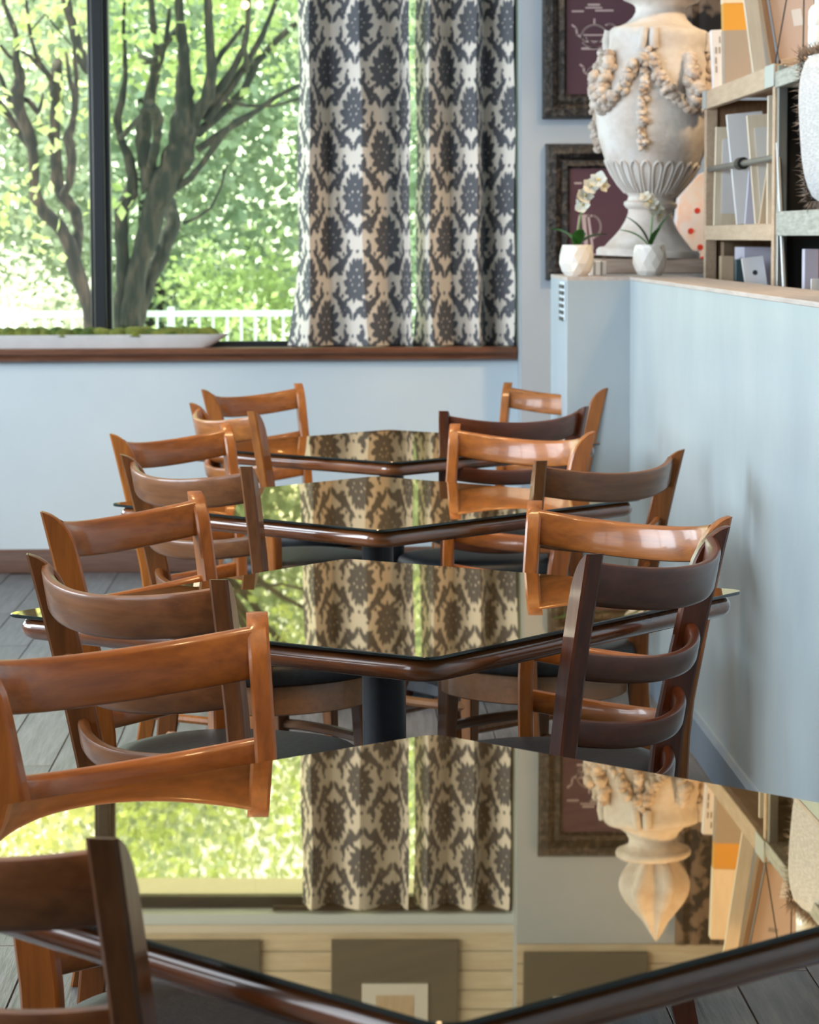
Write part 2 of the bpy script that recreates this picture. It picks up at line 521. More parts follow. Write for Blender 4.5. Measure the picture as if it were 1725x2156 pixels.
# ------------------------------------------------------------------ the garden window
win = struct(MB().span(WX0, WX1, YF + .12, YF + .17, WZ0, WZ0 + .022)
             .span(WX0, WX0 + .05, YF + .12, YF + .18, WZ0, WZ1).span(WX1 - .020, WX1, YF + .06, YF + .18, WZ0, WZ1)
             .span(WX0, WX1, YF + .12, YF + .18, WZ1 - .05, WZ1).build('window_1', 'frame_black'))
mu = MB().span(-1.012, -.924, YF + .13, YF + .20, WZ0, WZ1).span(-.995, -.945, YF + .10, YF + .13, WZ0, WZ1)
mu.build('mullion', 'frame_black', win, bevel=.006)
MB().span(WX0 + .05, -1.012, YF + .150, YF + .154, WZ0 + .022, WZ1 - .05).build('pane', 'pane_clear', win)
MB().span(-.924, WX1 - .020, YF + .150, YF + .154, WZ0 + .022, WZ1 - .05).build('pane', 'pane_tinted', win)
pr = [(.25, 0), (-.045, 0), (-.052, -.006), (-.052, -.022), (-.040, -.028), (-.036, -.034), (-.036, -.048), (-.026, -.056), (0, -.058), (0, -.03), (.25, -.03)]
b = MB()
b.loft([[(XL, YF + y, WZ0 + z) for (y, z) in pr], [(PX - .004, YF + y, WZ0 + z) for (y, z) in pr]])
struct(b.build('trim_4', 'sill_wood', smooth=40))

# damask print: a small tile drawn from leaf shapes, half-drop repeat
TW, TH, TN = .36, .352, 256
def damask_tile():
    nx, ny = TN, int(TN * TH / TW)
    X, Y = np.meshgrid((np.arange(nx) + .5) / nx * TW - TW / 2, (np.arange(ny) + .5) / ny * TH - TH / 2)
    val = np.zeros_like(X)
    def ell(cx, cy, a, b_, ang, v=1.0, lens=True):
        nonlocal val
        for sx in (1, -1):
            for ox, oy in ((0, 0), (TW / 2, TH / 2)):
                for tx in (-1, 0, 1):
                    for ty in (-1, 0, 1):
                        dx = X - (sx * cx + ox + tx * TW)
                        dy = Y - (cy + oy + ty * TH)
                        c, s = math.cos(sx * ang), math.sin(sx * ang)
                        u = dx * c + dy * s
                        w = -dx * s + dy * c
                        k = np.abs(u / a)
                        d = np.abs(w) - b_ * np.clip(1 - k ** 2, 0, None) if lens else (u / a) ** 2 + (w / b_) ** 2 - 1
                        hit = (d < 0) & (k < 1) if lens else d < 0
                        val[hit] = v
    r_ = math.radians
    # artichoke heart
    ell(0, .0, .096, .032, r_(90))
    for (cx, cy, a, b_, an) in ((.029, .044, .038, .016, 60), (.044, .016, .041, .018, 40), (.051, -.014, .040, .018, 16), (.042, -.042, .036, .016, -18),
                                (.025, -.063, .032, .014, -50), (.016, .072, .026, .012, 75)):
        ell(cx, cy, a, b_, r_(an))
    for (cx, cy) in ((.0, .045), (.016, .015), (.020, -.018), (.0, -.042), (.034, .002)):
        ell(cx, cy, .0038, .0038, 0, .0, False)
    # ogee stems with leaves and curls
    for (cx, cy, a, b_, an) in ((.070, -.105, 0.0414, 0.0161, 124), (.104, -.088, 0.0299, 0.0168, 58), (.040, -.122, 0.0299, 0.0154, 34), (.122, -.048, 0.0299, 0.0140, 104),
                                (.016, -.142, 0.0299, 0.0126, 70), (.050, .112, 0.0276, 0.0140, 146), (.094, .070, 0.0368, 0.0175, 116), (.118, .036, 0.0253, 0.0154, 30)):
        ell(cx, cy, a, b_, r_(an))
    for (cx, cy, q) in ((.126, -.014, .009), (.086, -.066, .009), (.068, .092, .008), (.0, .122, .008)):
        ell(cx, cy, q, q, 0, 1.0, False)
    ell(0, -.128, .016, .004, 0, 0.0, False)
    return val
TILE = damask_tile()
def damask(u, v):
    iy = (np.floor((v / TH) % 1.0 * TILE.shape[0]).astype(int)) % TILE.shape[0]
    ix = (np.floor((u / TW) % 1.0 * TILE.shape[1]).astype(int)) % TILE.shape[1]
    return TILE[iy, ix]

def curtain_mat():
    m = bpy.data.materials.new('damask_cloth')
    m.use_nodes = True
    N, L = m.node_tree.nodes, m.node_tree.links
    p = N['Principled BSDF']
    at = N.new('ShaderNodeAttribute')
    at.attribute_name = 'print'
    mx = N.new('ShaderNodeMix')
    mx.data_type = 'RGBA'
    mx.inputs['A'].default_value = (0.86, 0.80, 0.71, 1)
    mx.inputs['B'].default_value = (0.120, 0.125, 0.140, 1)
    L.new(at.outputs['Fac'], mx.inputs['Factor'])
    L.new(mx.outputs['Result'], p.inputs['Base Color'])
    p.inputs['Roughness'].default_value = .75
    tr = N.new('ShaderNodeBsdfTranslucent')
    L.new(mx.outputs['Result'], tr.inputs['Color'])
    ms = N.new('ShaderNodeMixShader')
    ms.inputs[0].default_value = .06
    L.new(p.outputs[0], ms.inputs[1])
    L.new(tr.outputs[0], ms.inputs[2])
    L.new(ms.outputs[0], N['Material Output'].inputs['Surface'])
    M['damask_cloth'] = m
curtain_mat()

def smooth_path(xa, depth, n):
    # alternating back / front fold points, eased so that the folds are round
    xa = np.array(xa)
    k = len(xa)
    t = np.linspace(0, k - 1, n)
    i = np.clip(np.floor(t).astype(int), 0, k - 2)
    f = t - i
    x = xa[i] * (1 - f) + xa[i + 1] * f
    s = np.where(i % 2 == 0, 1, -1)
    e = .35 * (.5 - .5 * np.cos(np.pi * f)) + .65 * f
    y = depth * np.where(i % 2 == 0, 1 - 2 * e, -1 + 2 * e)
    return x, y

def curtain(top, mid, bot, label, u0, vshift):
    nx, nz = 250, 400
    z0, z1 = WZ0 + .004, 2.808
    zs = np.linspace(z0, z1, nz)
    V = np.zeros((nz, nx, 3))
    A = np.zeros((nz, nx))
    for r in range(nz):
        t = (zs[r] - z0) / (z1 - z0)
        # photograph heights: bottom, about 1.57 m, about 2.25 m
        if zs[r] < 1.57:
            w = (zs[r] - z0) / (1.57 - z0)
            w = 1 - (1 - w) ** 3
            xa = np.array(bot) * (1 - w) + np.array(mid) * w
        else:
            w = min((zs[r] - 1.57) / .68, 1.6)
            xa = np.array(mid) * (1 - w) + np.array(top) * w
        dep = .084 - .010 * t
        x, y = smooth_path(xa, dep, nx)
        y = y + .006 * np.sin(x * 60 + zs[r] * 5)
        x = x + .003 * np.sin(zs[r] * 9 + x * 30)
        ds = np.hypot(np.diff(x), np.diff(y))
        u = np.concatenate([[0], np.cumsum(ds)])
        V[r, :, 0] = x
        V[r, :, 1] = YF + .040 + y
        V[r, :, 2] = zs[r]
        A[r] = damask(u + u0, np.full(nx, zs[r] + vshift))
    me = bpy.data.meshes.new('curtain_cloth')
    idx = np.arange(nz * nx).reshape(nz, nx)
    q = np.stack([idx[:-1, :-1], idx[:-1, 1:], idx[1:, 1:], idx[1:, :-1]], -1).reshape(-1, 4)
    me.vertices.add(nz * nx)
    me.vertices.foreach_set('co', V.reshape(-1))
    me.loops.add(q.size)
    me.loops.foreach_set('vertex_index', q.reshape(-1))
    me.polygons.add(len(q))
    me.polygons.foreach_set('loop_start', np.arange(0, q.size, 4))
    me.polygons.foreach_set('loop_total', np.full(len(q), 4))
    me.update()
    me.validate()
    at = me.attributes.new('print', 'FLOAT', 'POINT')
    at.data.foreach_set('value', A.reshape(-1).astype(np.float32))
    me.shade_smooth()
    me.materials.append(M['damask_cloth'])
    o = bpy.data.objects.new('curtain', me)
    COL.objects.link(o)
    s = o.modifiers.new('thickness', 'SOLIDIFY')
    s.thickness = .002
    tag(o, label, 'curtain', 'damask curtain panels at the garden window')
    return o
CUR = [[-0.1313,-0.0861,-0.0074,0.1205,0.28,0.3234],[0.3549,0.4062,0.4969,0.5995,0.6429,0.7554]]
CURM = [[-0.1406,-0.0911,-0.0139,0.1266,0.2772,0.3228],[0.3565,0.4041,0.5012,0.6044,0.6461,0.7574]]
CURB = [[-0.191,-0.0996,0.0058,0.1491,0.2886,0.3344],[0.3384,0.4181,0.5338,0.6076,0.6495,0.7553]]
curtain(CUR[0], CURM[0], CURB[0], 'wider damask curtain panel hanging next to the view of the tree', .02, .02)
curtain(CUR[1], CURM[1], CURB[1], 'damask curtain panel hanging at the right edge of the window', .045, .02)
rod = MB().tube([(-.25, YF + .05, 2.815), (WX1 - .03, YF + .05, 2.815)], .012, 10).build('curtain_rod', 'wire_black', smooth=40)
tag(rod, 'thin black rod at the window head carrying both curtain panels', 'curtain rod')

# long white trough with moss on the sill
tr = empty('moss_trough', (-1.45, YF + .055, WZ0 + .001))
tag(tr, 'long low white trough filled with green moss on the window sill', 'planter')
b = MB()
L0, L1 = -1.0, 1.02
rings = []
for (z, gr) in ((0, -.085), (.004, -.080), (.050, -.006), (.056, .0), (.056, -.008), (.046, -.014)):
    ring = []
    for j in range(40):
        a = 2 * math.pi * j / 40
        ex = math.copysign(abs(math.cos(a)) ** .35, math.cos(a))
        ey = math.copysign(abs(math.sin(a)) ** .5, math.sin(a))
        ring.append(((L1 + gr) * ex, (.082 + gr * .30) * ey, z))
    rings.append(ring)
b.loft(rings)
b.build('trough_body', 'trough_white', tr, smooth=50)
mo = MB()
rnd = random.Random(8)
for i in range(70):
    x = -.93 + 1.86 * i / 69 + rnd.uniform(-.01, .01)
    for q in range(2):
        rr = rnd.uniform(.030, .052)
        yy = rnd.uniform(-.035, .035)
        zz = .048
        hh = rnd.uniform(.026, .042)
        pr = [(rr * math.cos(t), hh * math.sin(t)) for t in (0, .3, .6, .9, 1.2, 1.5)]
        mo.lathe([(max(r0, .001), z0) for (r0, z0) in pr], 12, (x, yy, zz))
mo_o = mo.build('moss', 'moss', tr, smooth=80)
mo_o['kind'] = 'stuff'

# ------------------------------------------------------------------ tables
def rrect(hx, hy, r, z, n=7):
    out = []
    for (cx, cy, a0) in ((hx - r, hy - r, 0), (-hx + r, hy - r, 90), (-hx + r, -hy + r, 180), (hx - r, -hy + r, 270)):
        for k in range(n):
            a = math.radians(a0 + 90 * k / (n - 1))
            out.append((cx + r * math.cos(a), cy + r * math.sin(a), z))
    return out
def table(x, y, ang, su, sv, tilt, label):
    t = empty('dining_table', (x, y, 0))
    # the floor is not quite level: each top leans a little
    nz = Vector((-tilt[0], -tilt[1], 1)).normalized()
    ux = Vector((math.cos(math.radians(ang)), math.sin(math.radians(ang)), 0))
    ux = (ux - nz * ux.dot(nz)).normalized()
    uy = nz.cross(ux)
    t.rotation_euler = Matrix(((ux.x, uy.x, nz.x), (ux.y, uy.y, nz.y), (ux.z, uy.z, nz.z))).to_euler()
    t.location.z = .0025
    tag(t, label, 'table', 'square pedestal tables in one row')
    hx, hy = su / 2, sv / 2
    b = MB()
    rings = []
    zt, zb = .7535, .716
    for k in range(9):
        a = math.pi * k / 8 - math.pi / 2
        g = -.006 - .018 * (1 - math.cos(a))
        rings.append(rrect(hx + g, hy + g, .055 + g * .6, (zt + zb) / 2 + (zt - zb) / 2 * math.sin(a), 9))
    b.loft(rings)
    b.build('table_top', 'table_wood', t, smooth=50)
    b = MB()
    b.loft([rrect(hx - .0015, hy - .0015, .026, .754), rrect(hx, hy, .027, .7555), rrect(hx, hy, .027, .7587), rrect(hx - .0012, hy - .0012, .026, .760)])
    g = b.build('glass_sheet', 'bronze_glass', t, smooth=30)
    g.data.materials.append(M['glass_edge'])
    for q in g.data.polygons:
        if q.normal.z < .9:
            q.material_index = 1
    MB().lathe([(.038, .03), (.038, .70), (.06, .702), (.06, .716)], 28).build('column', 'black_steel', t, smooth=40)
    p = MB()
    for k in range(4):
        a = math.pi / 4 * (2 * k + 1)
        p.box((.14 * math.cos(a), .14 * math.sin(a), .709), (.26, .045, .012), a)
    p.build('support_plate', 'black_steel', t, bevel=.002)
    p = MB()
    for k in range(4):
        a = math.pi / 2 * k
        c, s = math.cos(a), math.sin(a)
        rg = []
        for (d, w, z0, z1) in ((.02, .040, .020, .075), (.15, .034, .012, .052), (.28, .030, .004, .030), (.30, .026, .004, .022)):
            rg.append([(d * c - u * s, d * s + u * c, z) for (u, z) in ((-w, z0), (w, z0), (w * .7, z1), (-w * .7, z1))])
        p.loft(rg)
    p.build('base', 'black_steel', t, bevel=.003)
    for k in range(4):
        a = math.pi / 2 * k
        MB().lathe([(.014, 0), (.014, .010)], 12, (.27 * math.cos(a), .27 * math.sin(a), 0)).build('foot_pad', 'shop_dark', t)
    return t
table(.1801, 8.2832, 44.38, .9201, .9196, (.0037, .0), 'bronze glass topped table farthest away, next to the wall below the window')
table(.1082, 6.5204, 44.90, .9160, .9096, (.0039, .0037), 'bronze glass topped table third from the viewer, before the farthest table')
table(.0894, 4.6960, 51.53, .9432, .9050, (.0057, -.0013), 'bronze glass topped table second from the viewer, in the sharp middle of the row')
table(.1035, 2.7806, 42.04, .9370, .9775, (-.0048, -.0094), 'nearest bronze glass topped table, mirroring the curtain and the stone urn')

# ------------------------------------------------------------------ chairs
PZ = [0, .15, .30, .44, .55, .70, .80, .895]
PXs = [.186, .181, .178, .178, .186, .201, .210, .220]
PYs = [-.225, -.190, -.169, -.163, -.172, -.198, -.219, -.240]
TOE = math.radians(38)
def post_at(z):
    return float(np.interp(z, PZ, PXs)), float(np.interp(z, PZ, PYs))
def post_mesh(sx):
    th, dp = .029, .050
    e1 = (math.cos(TOE) * sx, math.sin(TOE))
    e2 = (-math.sin(TOE) * sx, math.cos(TOE))
    rings = []
    zs = [0, .08, .16, .24, .32, .40, .48, .55, .62, .69, .76, .815, .840, .858, .872, .882, .889, .893, .895]
    for z in zs:
        cx, cy = post_at(z)
        cx *= sx
        d = dp * (1.0 if z > .3 else .70 + .30 * z / .3)
        fr = d / 2
        if z > .825:
            q = (z - .825) / .070
            fr = -d / 2 + d * max(math.sqrt(max(1 - q * q, 0)), .10)
        bk = -d / 2
        h = th / 2 * (1.0 if z > .3 else .86 + .14 * z / .3)
        c = .004
        pts = [(-h + c, bk), (h - c, bk), (h, bk + c), (h, fr - min(c, (fr - bk) * .4)), (h - c, fr), (-h + c, fr), (-h, fr - min(c, (fr - bk) * .4)), (-h, bk + c)]
        rings.append([(cx + u * e1[0] + w * e2[0], cy + u * e1[1] + w * e2[1], z) for (u, w) in pts])
    b = MB()
    if sx < 0:
        rings = [list(reversed(r)) for r in rings]
    b.loft(rings)
    return b
def slat_mesh(zt, h, th):
    zm = zt - h / 2
    c = post_at(zm)[0] - .006
    R = c / math.sin(TOE)
    ye = post_at(zm)[1] - .004
    lean = (post_at(zm + .06)[1] - post_at(zm - .06)[1]) / .12
    rings = []
    n = 22
    e = min(th * .42, h * .22)
    prof = [(-th / 2, -h / 2 + e), (-th / 2 + e * .3, -h / 2 + e * .3), (-th / 2 + e, -h / 2), (th / 2 - e, -h / 2), (th / 2 - e * .3, -h / 2 + e * .3), (th / 2, -h / 2 + e),
            (th / 2, h / 2 - e), (th / 2 - e * .3, h / 2 - e * .3), (th / 2 - e, h / 2), (-th / 2 + e, h / 2), (-th / 2 + e * .3, h / 2 - e * .3), (-th / 2, h / 2 - e)]
    for k in range(n + 1):
        f = -TOE + 2 * TOE * k / n
        off = R * (math.cos(f) - math.cos(TOE))
        ring = []
        for (q, w) in prof:
            rr = R + q
            x = rr * math.sin(f)
            y = ye - (rr * math.cos(f) - R * math.cos(TOE)) + lean * w
            ring.append((x, y, zm + w - .30 * off))
        rings.append(ring)
    return MB().loft(rings)
def sup(r, z, n=48, ex=2.35, fy=1.0):
    out = []
    for j in range(n):
        a = 2 * math.pi * j / n
        c, s = math.cos(a), math.sin(a)
        k = (abs(c) ** ex + abs(s) ** ex) ** (-1 / ex)
        out.append((r * k * c * (1.0 + .05 * s), r * k * s * fy, z))
    return out
def make_chair(tone):
    t = empty('dining_chair')
    P, S = 'post_' + tone, 'slat_' + tone
    for sx in (-1, 1):
        post_mesh(sx).build('back_post', P, t, smooth=32)
    for (zt, h, th) in ((.880, .068, .019), (.737, .044, .020), (.630, .044, .020), (.530, .044, .020)):
        slat_mesh(zt, h, th).build('slat', S, t, smooth=40)
    b = MB()
    b.loft([sup(.206, .318), sup(.210, .321), sup(.210, .384), sup(.206, .387), sup(.186, .387), sup(.186, .318), sup(.206, .318)], False, False)
    b.build('seat_frame', S, t, smooth=40)
    b = MB()
    b.loft([sup(.205, .386), sup(.222, .389), sup(.229, .400), sup(.230, .418), sup(.225, .431), sup(.212, .440), sup(.18, .4455), sup(.12, .449), sup(.05, .4505)])
    b.build('seat_cushion', 'vinyl', t, smooth=60)
    for sx in (-1, 1):
        b = MB()
        x, y = .152 * sx, .140
        def sq(h, z, dx=0, dy=0):
            return [(x + dx - h, y + dy - h, z), (x + dx + h, y + dy - h, z), (x + dx + h, y + dy + h, z), (x + dx - h, y + dy + h, z)]
        b.loft([sq(.0125, 0, .012 * sx, .012), sq(.0165, .20, .004 * sx, .004), sq(.019, .33), sq(.019, .384)])
        b.build('leg', P, t, bevel=.003)
    for sx in (-1, 1):
        b = MB()
        b.tube([(.158 * sx, .146, .165), (.181 * sx, -.188, .165)], .0115, 8)
        b.build('stretcher', P, t, smooth=40)
    b = MB()
    b.tube([(-.156, .146, .225), (-.10, .168, .225), (0, .178, .225), (.10, .168, .225), (.156, .146, .225)], .0125, 8)
    b.build('stretcher', S, t, smooth=40)
    MB().tube([(-.178, -.178, .235), (.178, -.178, .235)], .011, 8).build('stretcher', S, t, smooth=40)
    return t
PROTO = {}
def chair(x, y, ang, tone, label, facing, zs=1.0):
    # x, y: mid-point between the post tops; ang: direction of the left-to-right line as seen from the camera
    if tone not in PROTO:
        PROTO[tone] = o = make_chair(tone)
    else:
        o = copy_tree(PROTO[tone])
    a = math.radians(ang + (180 if facing else 0))
    o.rotation_euler = (0, 0, a)
    o.location = (x - math.sin(a) * .240, y + math.cos(a) * .240, 0)
    o.scale = (1, 1, zs)
    tag(o, label, 'chair', 'ladder-back dining chairs')
    return o
chair(-.3393, 2.4288, -48, 'chestnut', 'blurred ladder-back chair cut off at the bottom left corner, nearest of all', False)
chair(-.2715, 3.4536, 40, 'amber', 'large amber ladder-back chair at the left edge, behind the nearest table', True)
chair(-.315, 4.150, -47.4, 'chestnut', 'worn brown chair with scuffed pale top rail, seen from behind, left of the sharp table', False)
chair(-.391, 5.168, 56.3, 'amber', 'glossy amber chair with a pale chip on its post, behind the scuffed brown chair', True)
chair(.517, 4.345, 56.2, 'umber', 'dark ladder-back chair with four slats seen from behind, in front of the right wall', False, 1.015)
chair(.552, 5.14, -44.0, 'amber', 'olive amber chair facing the viewer, its back rising behind the dark right chair', True, .98)
chair(-.328, 6.132, -50.2, 'chestnut', 'brown chair with dark right post, seen from behind, left of the third table', False)
chair(-.417, 7.149, 53.7, 'amber', 'amber chair at the left against the white wall, beyond the third table', True)
chair(.632, 6.212, 39.9, 'chestnut', 'chair with a dark knot in its top rail, right of the third table', False)
chair(.486, 7.098, -43.1, 'amber', 'light amber chair with a white sheen on its rail, right behind the third table', True)
chair(-.317, 8.055, -65.3, 'amber', 'chair turned sideways at the left end of the farthest table', False)
chair(-.262, 9.158, 48.3, 'amber', 'back left chair, the farthest one on the left below the window', True)
chair(.526, 7.911, 22.7, 'umber', 'brown chair with wide dark rail seen from behind, at the right of the farthest table', False)
chair(.740, 9.130, -49.7, 'amber', 'farthest right chair standing before the grey pier', True)

# ------------------------------------------------------------------ pictures beside and above the window
def carved_frame(name, x0, x1, z0, z1, label, y=11.139):
    fw = .10
    t = empty(name, ((x0 + x1) / 2, y, z0))
    tag(t, label, 'picture')
    hx, h = (x1 - x0) / 2, z1 - z0
    # four mitred mouldings, each with a stepped carved profile
    prof = [(0, 0), (0, -.030), (.012, -.046), (.040, -.050), (.058, -.036), (.066, -.024), (.088, -.028), (fw, -.014), (fw, 0)]
    def side(pa, pb, inx, inz):
        rings = []
        for (px, pz, ex) in ((pa[0], pa[1], 1), (pb[0], pb[1], -1)):
            ring = []
            for (d, yy) in prof:
                if inx:
                    ring.append((px + inx * d, yy, pz + ex * d))
                else:
                    ring.append((px + ex * d, yy, pz + inz * d))
            rings.append(ring)
        return MB().loft(rings)
    for (pa, pb, ix, iz) in (((-hx, 0), (-hx, h), 1, 0), ((hx, 0), (hx, h), -1, 0), ((-hx, 0), (hx, 0), 0, 1), ((-hx, h), (hx, h), 0, -1)):
        b = side(pa, pb, ix, iz)
        if iz:
            # ends run along x
            rings = []
            for (px, ex) in ((pa[0], 1), (pb[0], -1)):
                rings.append([(px + ex * d, yy, pa[1] + iz * d) for (d, yy) in prof])
            b = MB().loft(rings)
        b.build('frame_moulding', 'frame_carved', t, smooth=40)
    MB().span(-hx + fw - .004, hx - fw + .004, -.012, -.004, fw - .004, h - fw + .004).build('print_sheet', 'print_plum', t)
    return t, hx, h
def ink(t, pts, w=.0035, name='line_drawing', y=-.0135):
    b = MB()
    for (p, q) in zip(pts[:-1], pts[1:]):
        dx, dz = q[0] - p[0], q[1] - p[1]
        l = math.hypot(dx, dz) or 1
        nx, nz = -dz / l * w / 2, dx / l * w / 2
        ex, ez = dx / l * w * .3, dz / l * w * .3
        b.add([(p[0] + nx - ex, y, p[1] + nz - ez), (q[0] + nx + ex, y, q[1] + nz + ez), (q[0] - nx + ex, y, q[1] - nz + ez), (p[0] - nx - ex, y, p[1] - nz - ez),
               (p[0] + nx - ex, y + .0015, p[1] + nz - ez), (q[0] + nx + ex, y + .0015, q[1] + nz + ez), (q[0] - nx + ex, y + .0015, q[1] - nz + ez), (p[0] - nx - ex, y + .0015, p[1] - nz - ez)],
              [(3, 2, 1, 0), (4, 5, 6, 7), (0, 1, 5, 4), (1, 2, 6, 5), (2, 3, 7, 6), (3, 0, 4, 7)])
    return b
def arc(cx, cz, rx, rz, a0, a1, n=16):
    return [(cx + rx * math.cos(math.radians(a0 + (a1 - a0) * k / n)), cz + rz * math.sin(math.radians(a0 + (a1 - a0) * k / n))) for k in range(n + 1)]
def teapot(t, cx, cz, s):
    for pts, w in ((arc(cx, cz, .050 * s, .042 * s, -35, 215, 24), .007), ([(cx - .046 * s, cz - .024 * s), (cx + .046 * s, cz - .024 * s)], .006),
                   ([(cx - .056 * s, cz + .002 * s), (cx + .056 * s, cz + .002 * s)], .006), (arc(cx, cz + .002 * s, .036 * s, .03 * s, 200, 340, 14), .005),
                   ([(cx - .048 * s, cz - .008 * s), (cx - .070 * s, cz + .004 * s), (cx - .074 * s, cz + .030 * s), (cx - .090 * s, cz + .042 * s)], .008),
                   (arc(cx + .062 * s, cz + .012 * s, .030 * s, .034 * s, -80, 120, 14), .007), ([(cx, cz + .042 * s), (cx, cz + .066 * s)], .007),
                   (arc(cx, cz - .010 * s, .052 * s, .040 * s, 205, 335, 16), .006), ([(cx - .05 * s, cz - .052 * s), (cx + .05 * s, cz - .052 * s)], .009)):
        ink(t, pts, w).build('line_drawing', 'print_ink', t)
f1, hx, h = carved_frame('framed_teapot_print', .856, 1.42, 1.865, 2.53, 'upper dark carved frame with plum print of line-drawn teapots behind the urn')
teapot(f1, -.070, .335, 1.0)
teapot(f1, -.055, .185, .8)
for (x0, x1, z, w) in ((-.16, -.115, .432, .007), (-.065, .005, .435, .007), (-.095, -.05, .458, .008), (-.105, -.04, .446, .006)):
    ink(f1, [(x0, z), (x1, z)], w).build('lettering', 'print_ink', f1)
f2, hx, h = carved_frame('framed_pitcher_print', .870, 1.42, 1.215, 1.766, 'lower dark carved frame with plum print of a pitcher beside the left orchid')
for pts, w in (([(-.135, .26), (-.100, .26), (-.082, .13), (-.150, .13), (-.135, .26)], .010), ([(-.118, .25), (-.108, .14)], .016), (arc(-.085, .215, .036, .045, -80, 95, 14), .008),
               (arc(-.035, .075, .020, .020, 0, 360, 20), .006), ([(-.072, .080), (-.055, .082)], .007), ([(-.015, .078), (.010, .084)], .007), (arc(-.035, .075, .009, .009, 0, 360, 12), .004)):
    ink(f2, pts, w).build('line_drawing', 'print_ink', f2)
for (x0, x1, z, w) in ((-.155, -.128, .392, .007), (-.10, -.075, .388, .007), (-.050, -.028, .108, .006), (-.075, -.03, .018, .007), (-.065, -.035, .008, .006)):
    ink(f2, [(x0, max(z, .104)), (x1, max(z, .104))], w).build('lettering', 'print_ink', f2)
def upper_picture(x0, x1, y, label):
    t = empty('upper_picture', ((x0 + x1) / 2, y, 2.935))
    tag(t, label, 'picture', 'grey pictures high above the window, seen mirrored in the nearest table')
    w, h = (x1 - x0) / 2, .62
    MB().span(-w, w, -.025, -.002, 0, h).build('backing', 'mat_grey', t, bevel=.004)
    MB().span(-w * .52, w * .52, -.031, -.025, h * .30, h * .80).build('print_sheet', 'paper_white', t)
    MB().span(-w * .30, w * .30, -.033, -.031, h * .38, h * .70).build('print_image', 'board_tan', t)
upper_picture(-.85, -.30, YF - .006, 'left grey picture hung high above the garden window, mirrored in the nearest table')
upper_picture(0.0, .54, YF - .006, 'middle grey picture hung high above the curtains, mirrored in the nearest table')
upper_picture(.80, 1.32, 11.134, 'right grey picture hung high above the teapot print, mirrored in the nearest table')
bn = MB()
rg = []
for (x, y) in ((1.43, 0), (1.46, -.014), (1.49, 0), (1.52, -.014), (1.555, 0), (1.60, -.012), (1.66, 0)):
    rg.append([(x, 11.10 + y, 2.19), (x, 11.10 + y, 2.90), (x, 11.112 + y, 2.90), (x, 11.112 + y, 2.19)])
bn.loft(rg)
tag(bn.build('wall_hanging', 'banner_cloth', smooth=50), 'dark patterned cloth hanging on the wall, right behind the urn neck', 'wall hanging')

# ------------------------------------------------------------------ stone urn on its plinth
TX, TY = 1.138, 9.80
pb = MB().span(TX - .185, TX + .185, TY - .16, TY + .16, HZ + .0005, HZ + .052).build('plinth', 'plinth_wood', bevel=.004)
tag(pb, 'flat weathered wooden plinth block carrying the stone urn', 'plinth')
urn = empty('stone_urn', (TX - .002, TY, HZ + .0575))
urn.rotation_euler = (0, math.radians(2.6), 0)
tag(urn, 'tall carved off-white stone urn with garlands, standing on the partition end', 'urn')
PXM = 9.8 / 5731.4
def up(y):
    return (545 - y) * PXM
prof = [(545, 108), (534, 109), (528, 104), (526, 92), (516, 84), (505, 74), (490, 62), (472, 52), (455, 46), (447, 46), (443, 52), (438, 56), (432, 56), (428, 49), (420, 47), (412, 54),
        (400, 66), (385, 78), (366, 90), (346, 100), (322, 109), (300, 116), (275, 121), (250, 124), (220, 124), (190, 120), (160, 114), (135, 108), (118, 103), (105, 103), (90, 104), (78, 103),
        (73, 98), (69, 84), (62, 70), (50, 57), (38, 51), (28, 52), (22, 58), (17, 70), (14, 78), (8, 81), (2, 80), (-3, 74), (-6, 62)]
MB().lathe([(r * PXM, up(y)) for (y, r) in prof], 72).build('urn_body', 'stone', urn, smooth=45)
# flutes round the lower bowl
def urad(y):
    ys = [q[0] for q in prof][::-1]
    rs = [q[1] for q in prof][::-1]
    return float(np.interp(y, ys, rs)) * PXM
def on_urn(y, a, off=0.0):
    r = urad(y) + off
    return (r * math.cos(a), r * math.sin(a), up(y))
fm = None
for k in range(24):
    pts = []
    for (y, da) in ((412, -.060), (395, -.085), (375, -.098), (358, -.088), (350, -.04), (348, .0), (350, .04), (358, .088), (375, .098), (395, .085), (412, .060)):
        pts.append(on_urn(y, da, .0015))
    if fm is None:
        fm = MB().tube(pts, .0050, 6).build('flute', 'stone', urn, smooth=50)
        o = fm
    else:
        o = fm.copy()
        COL.objects.link(o)
    o.rotation_euler = (0, 0, 2 * math.pi * k / 24)
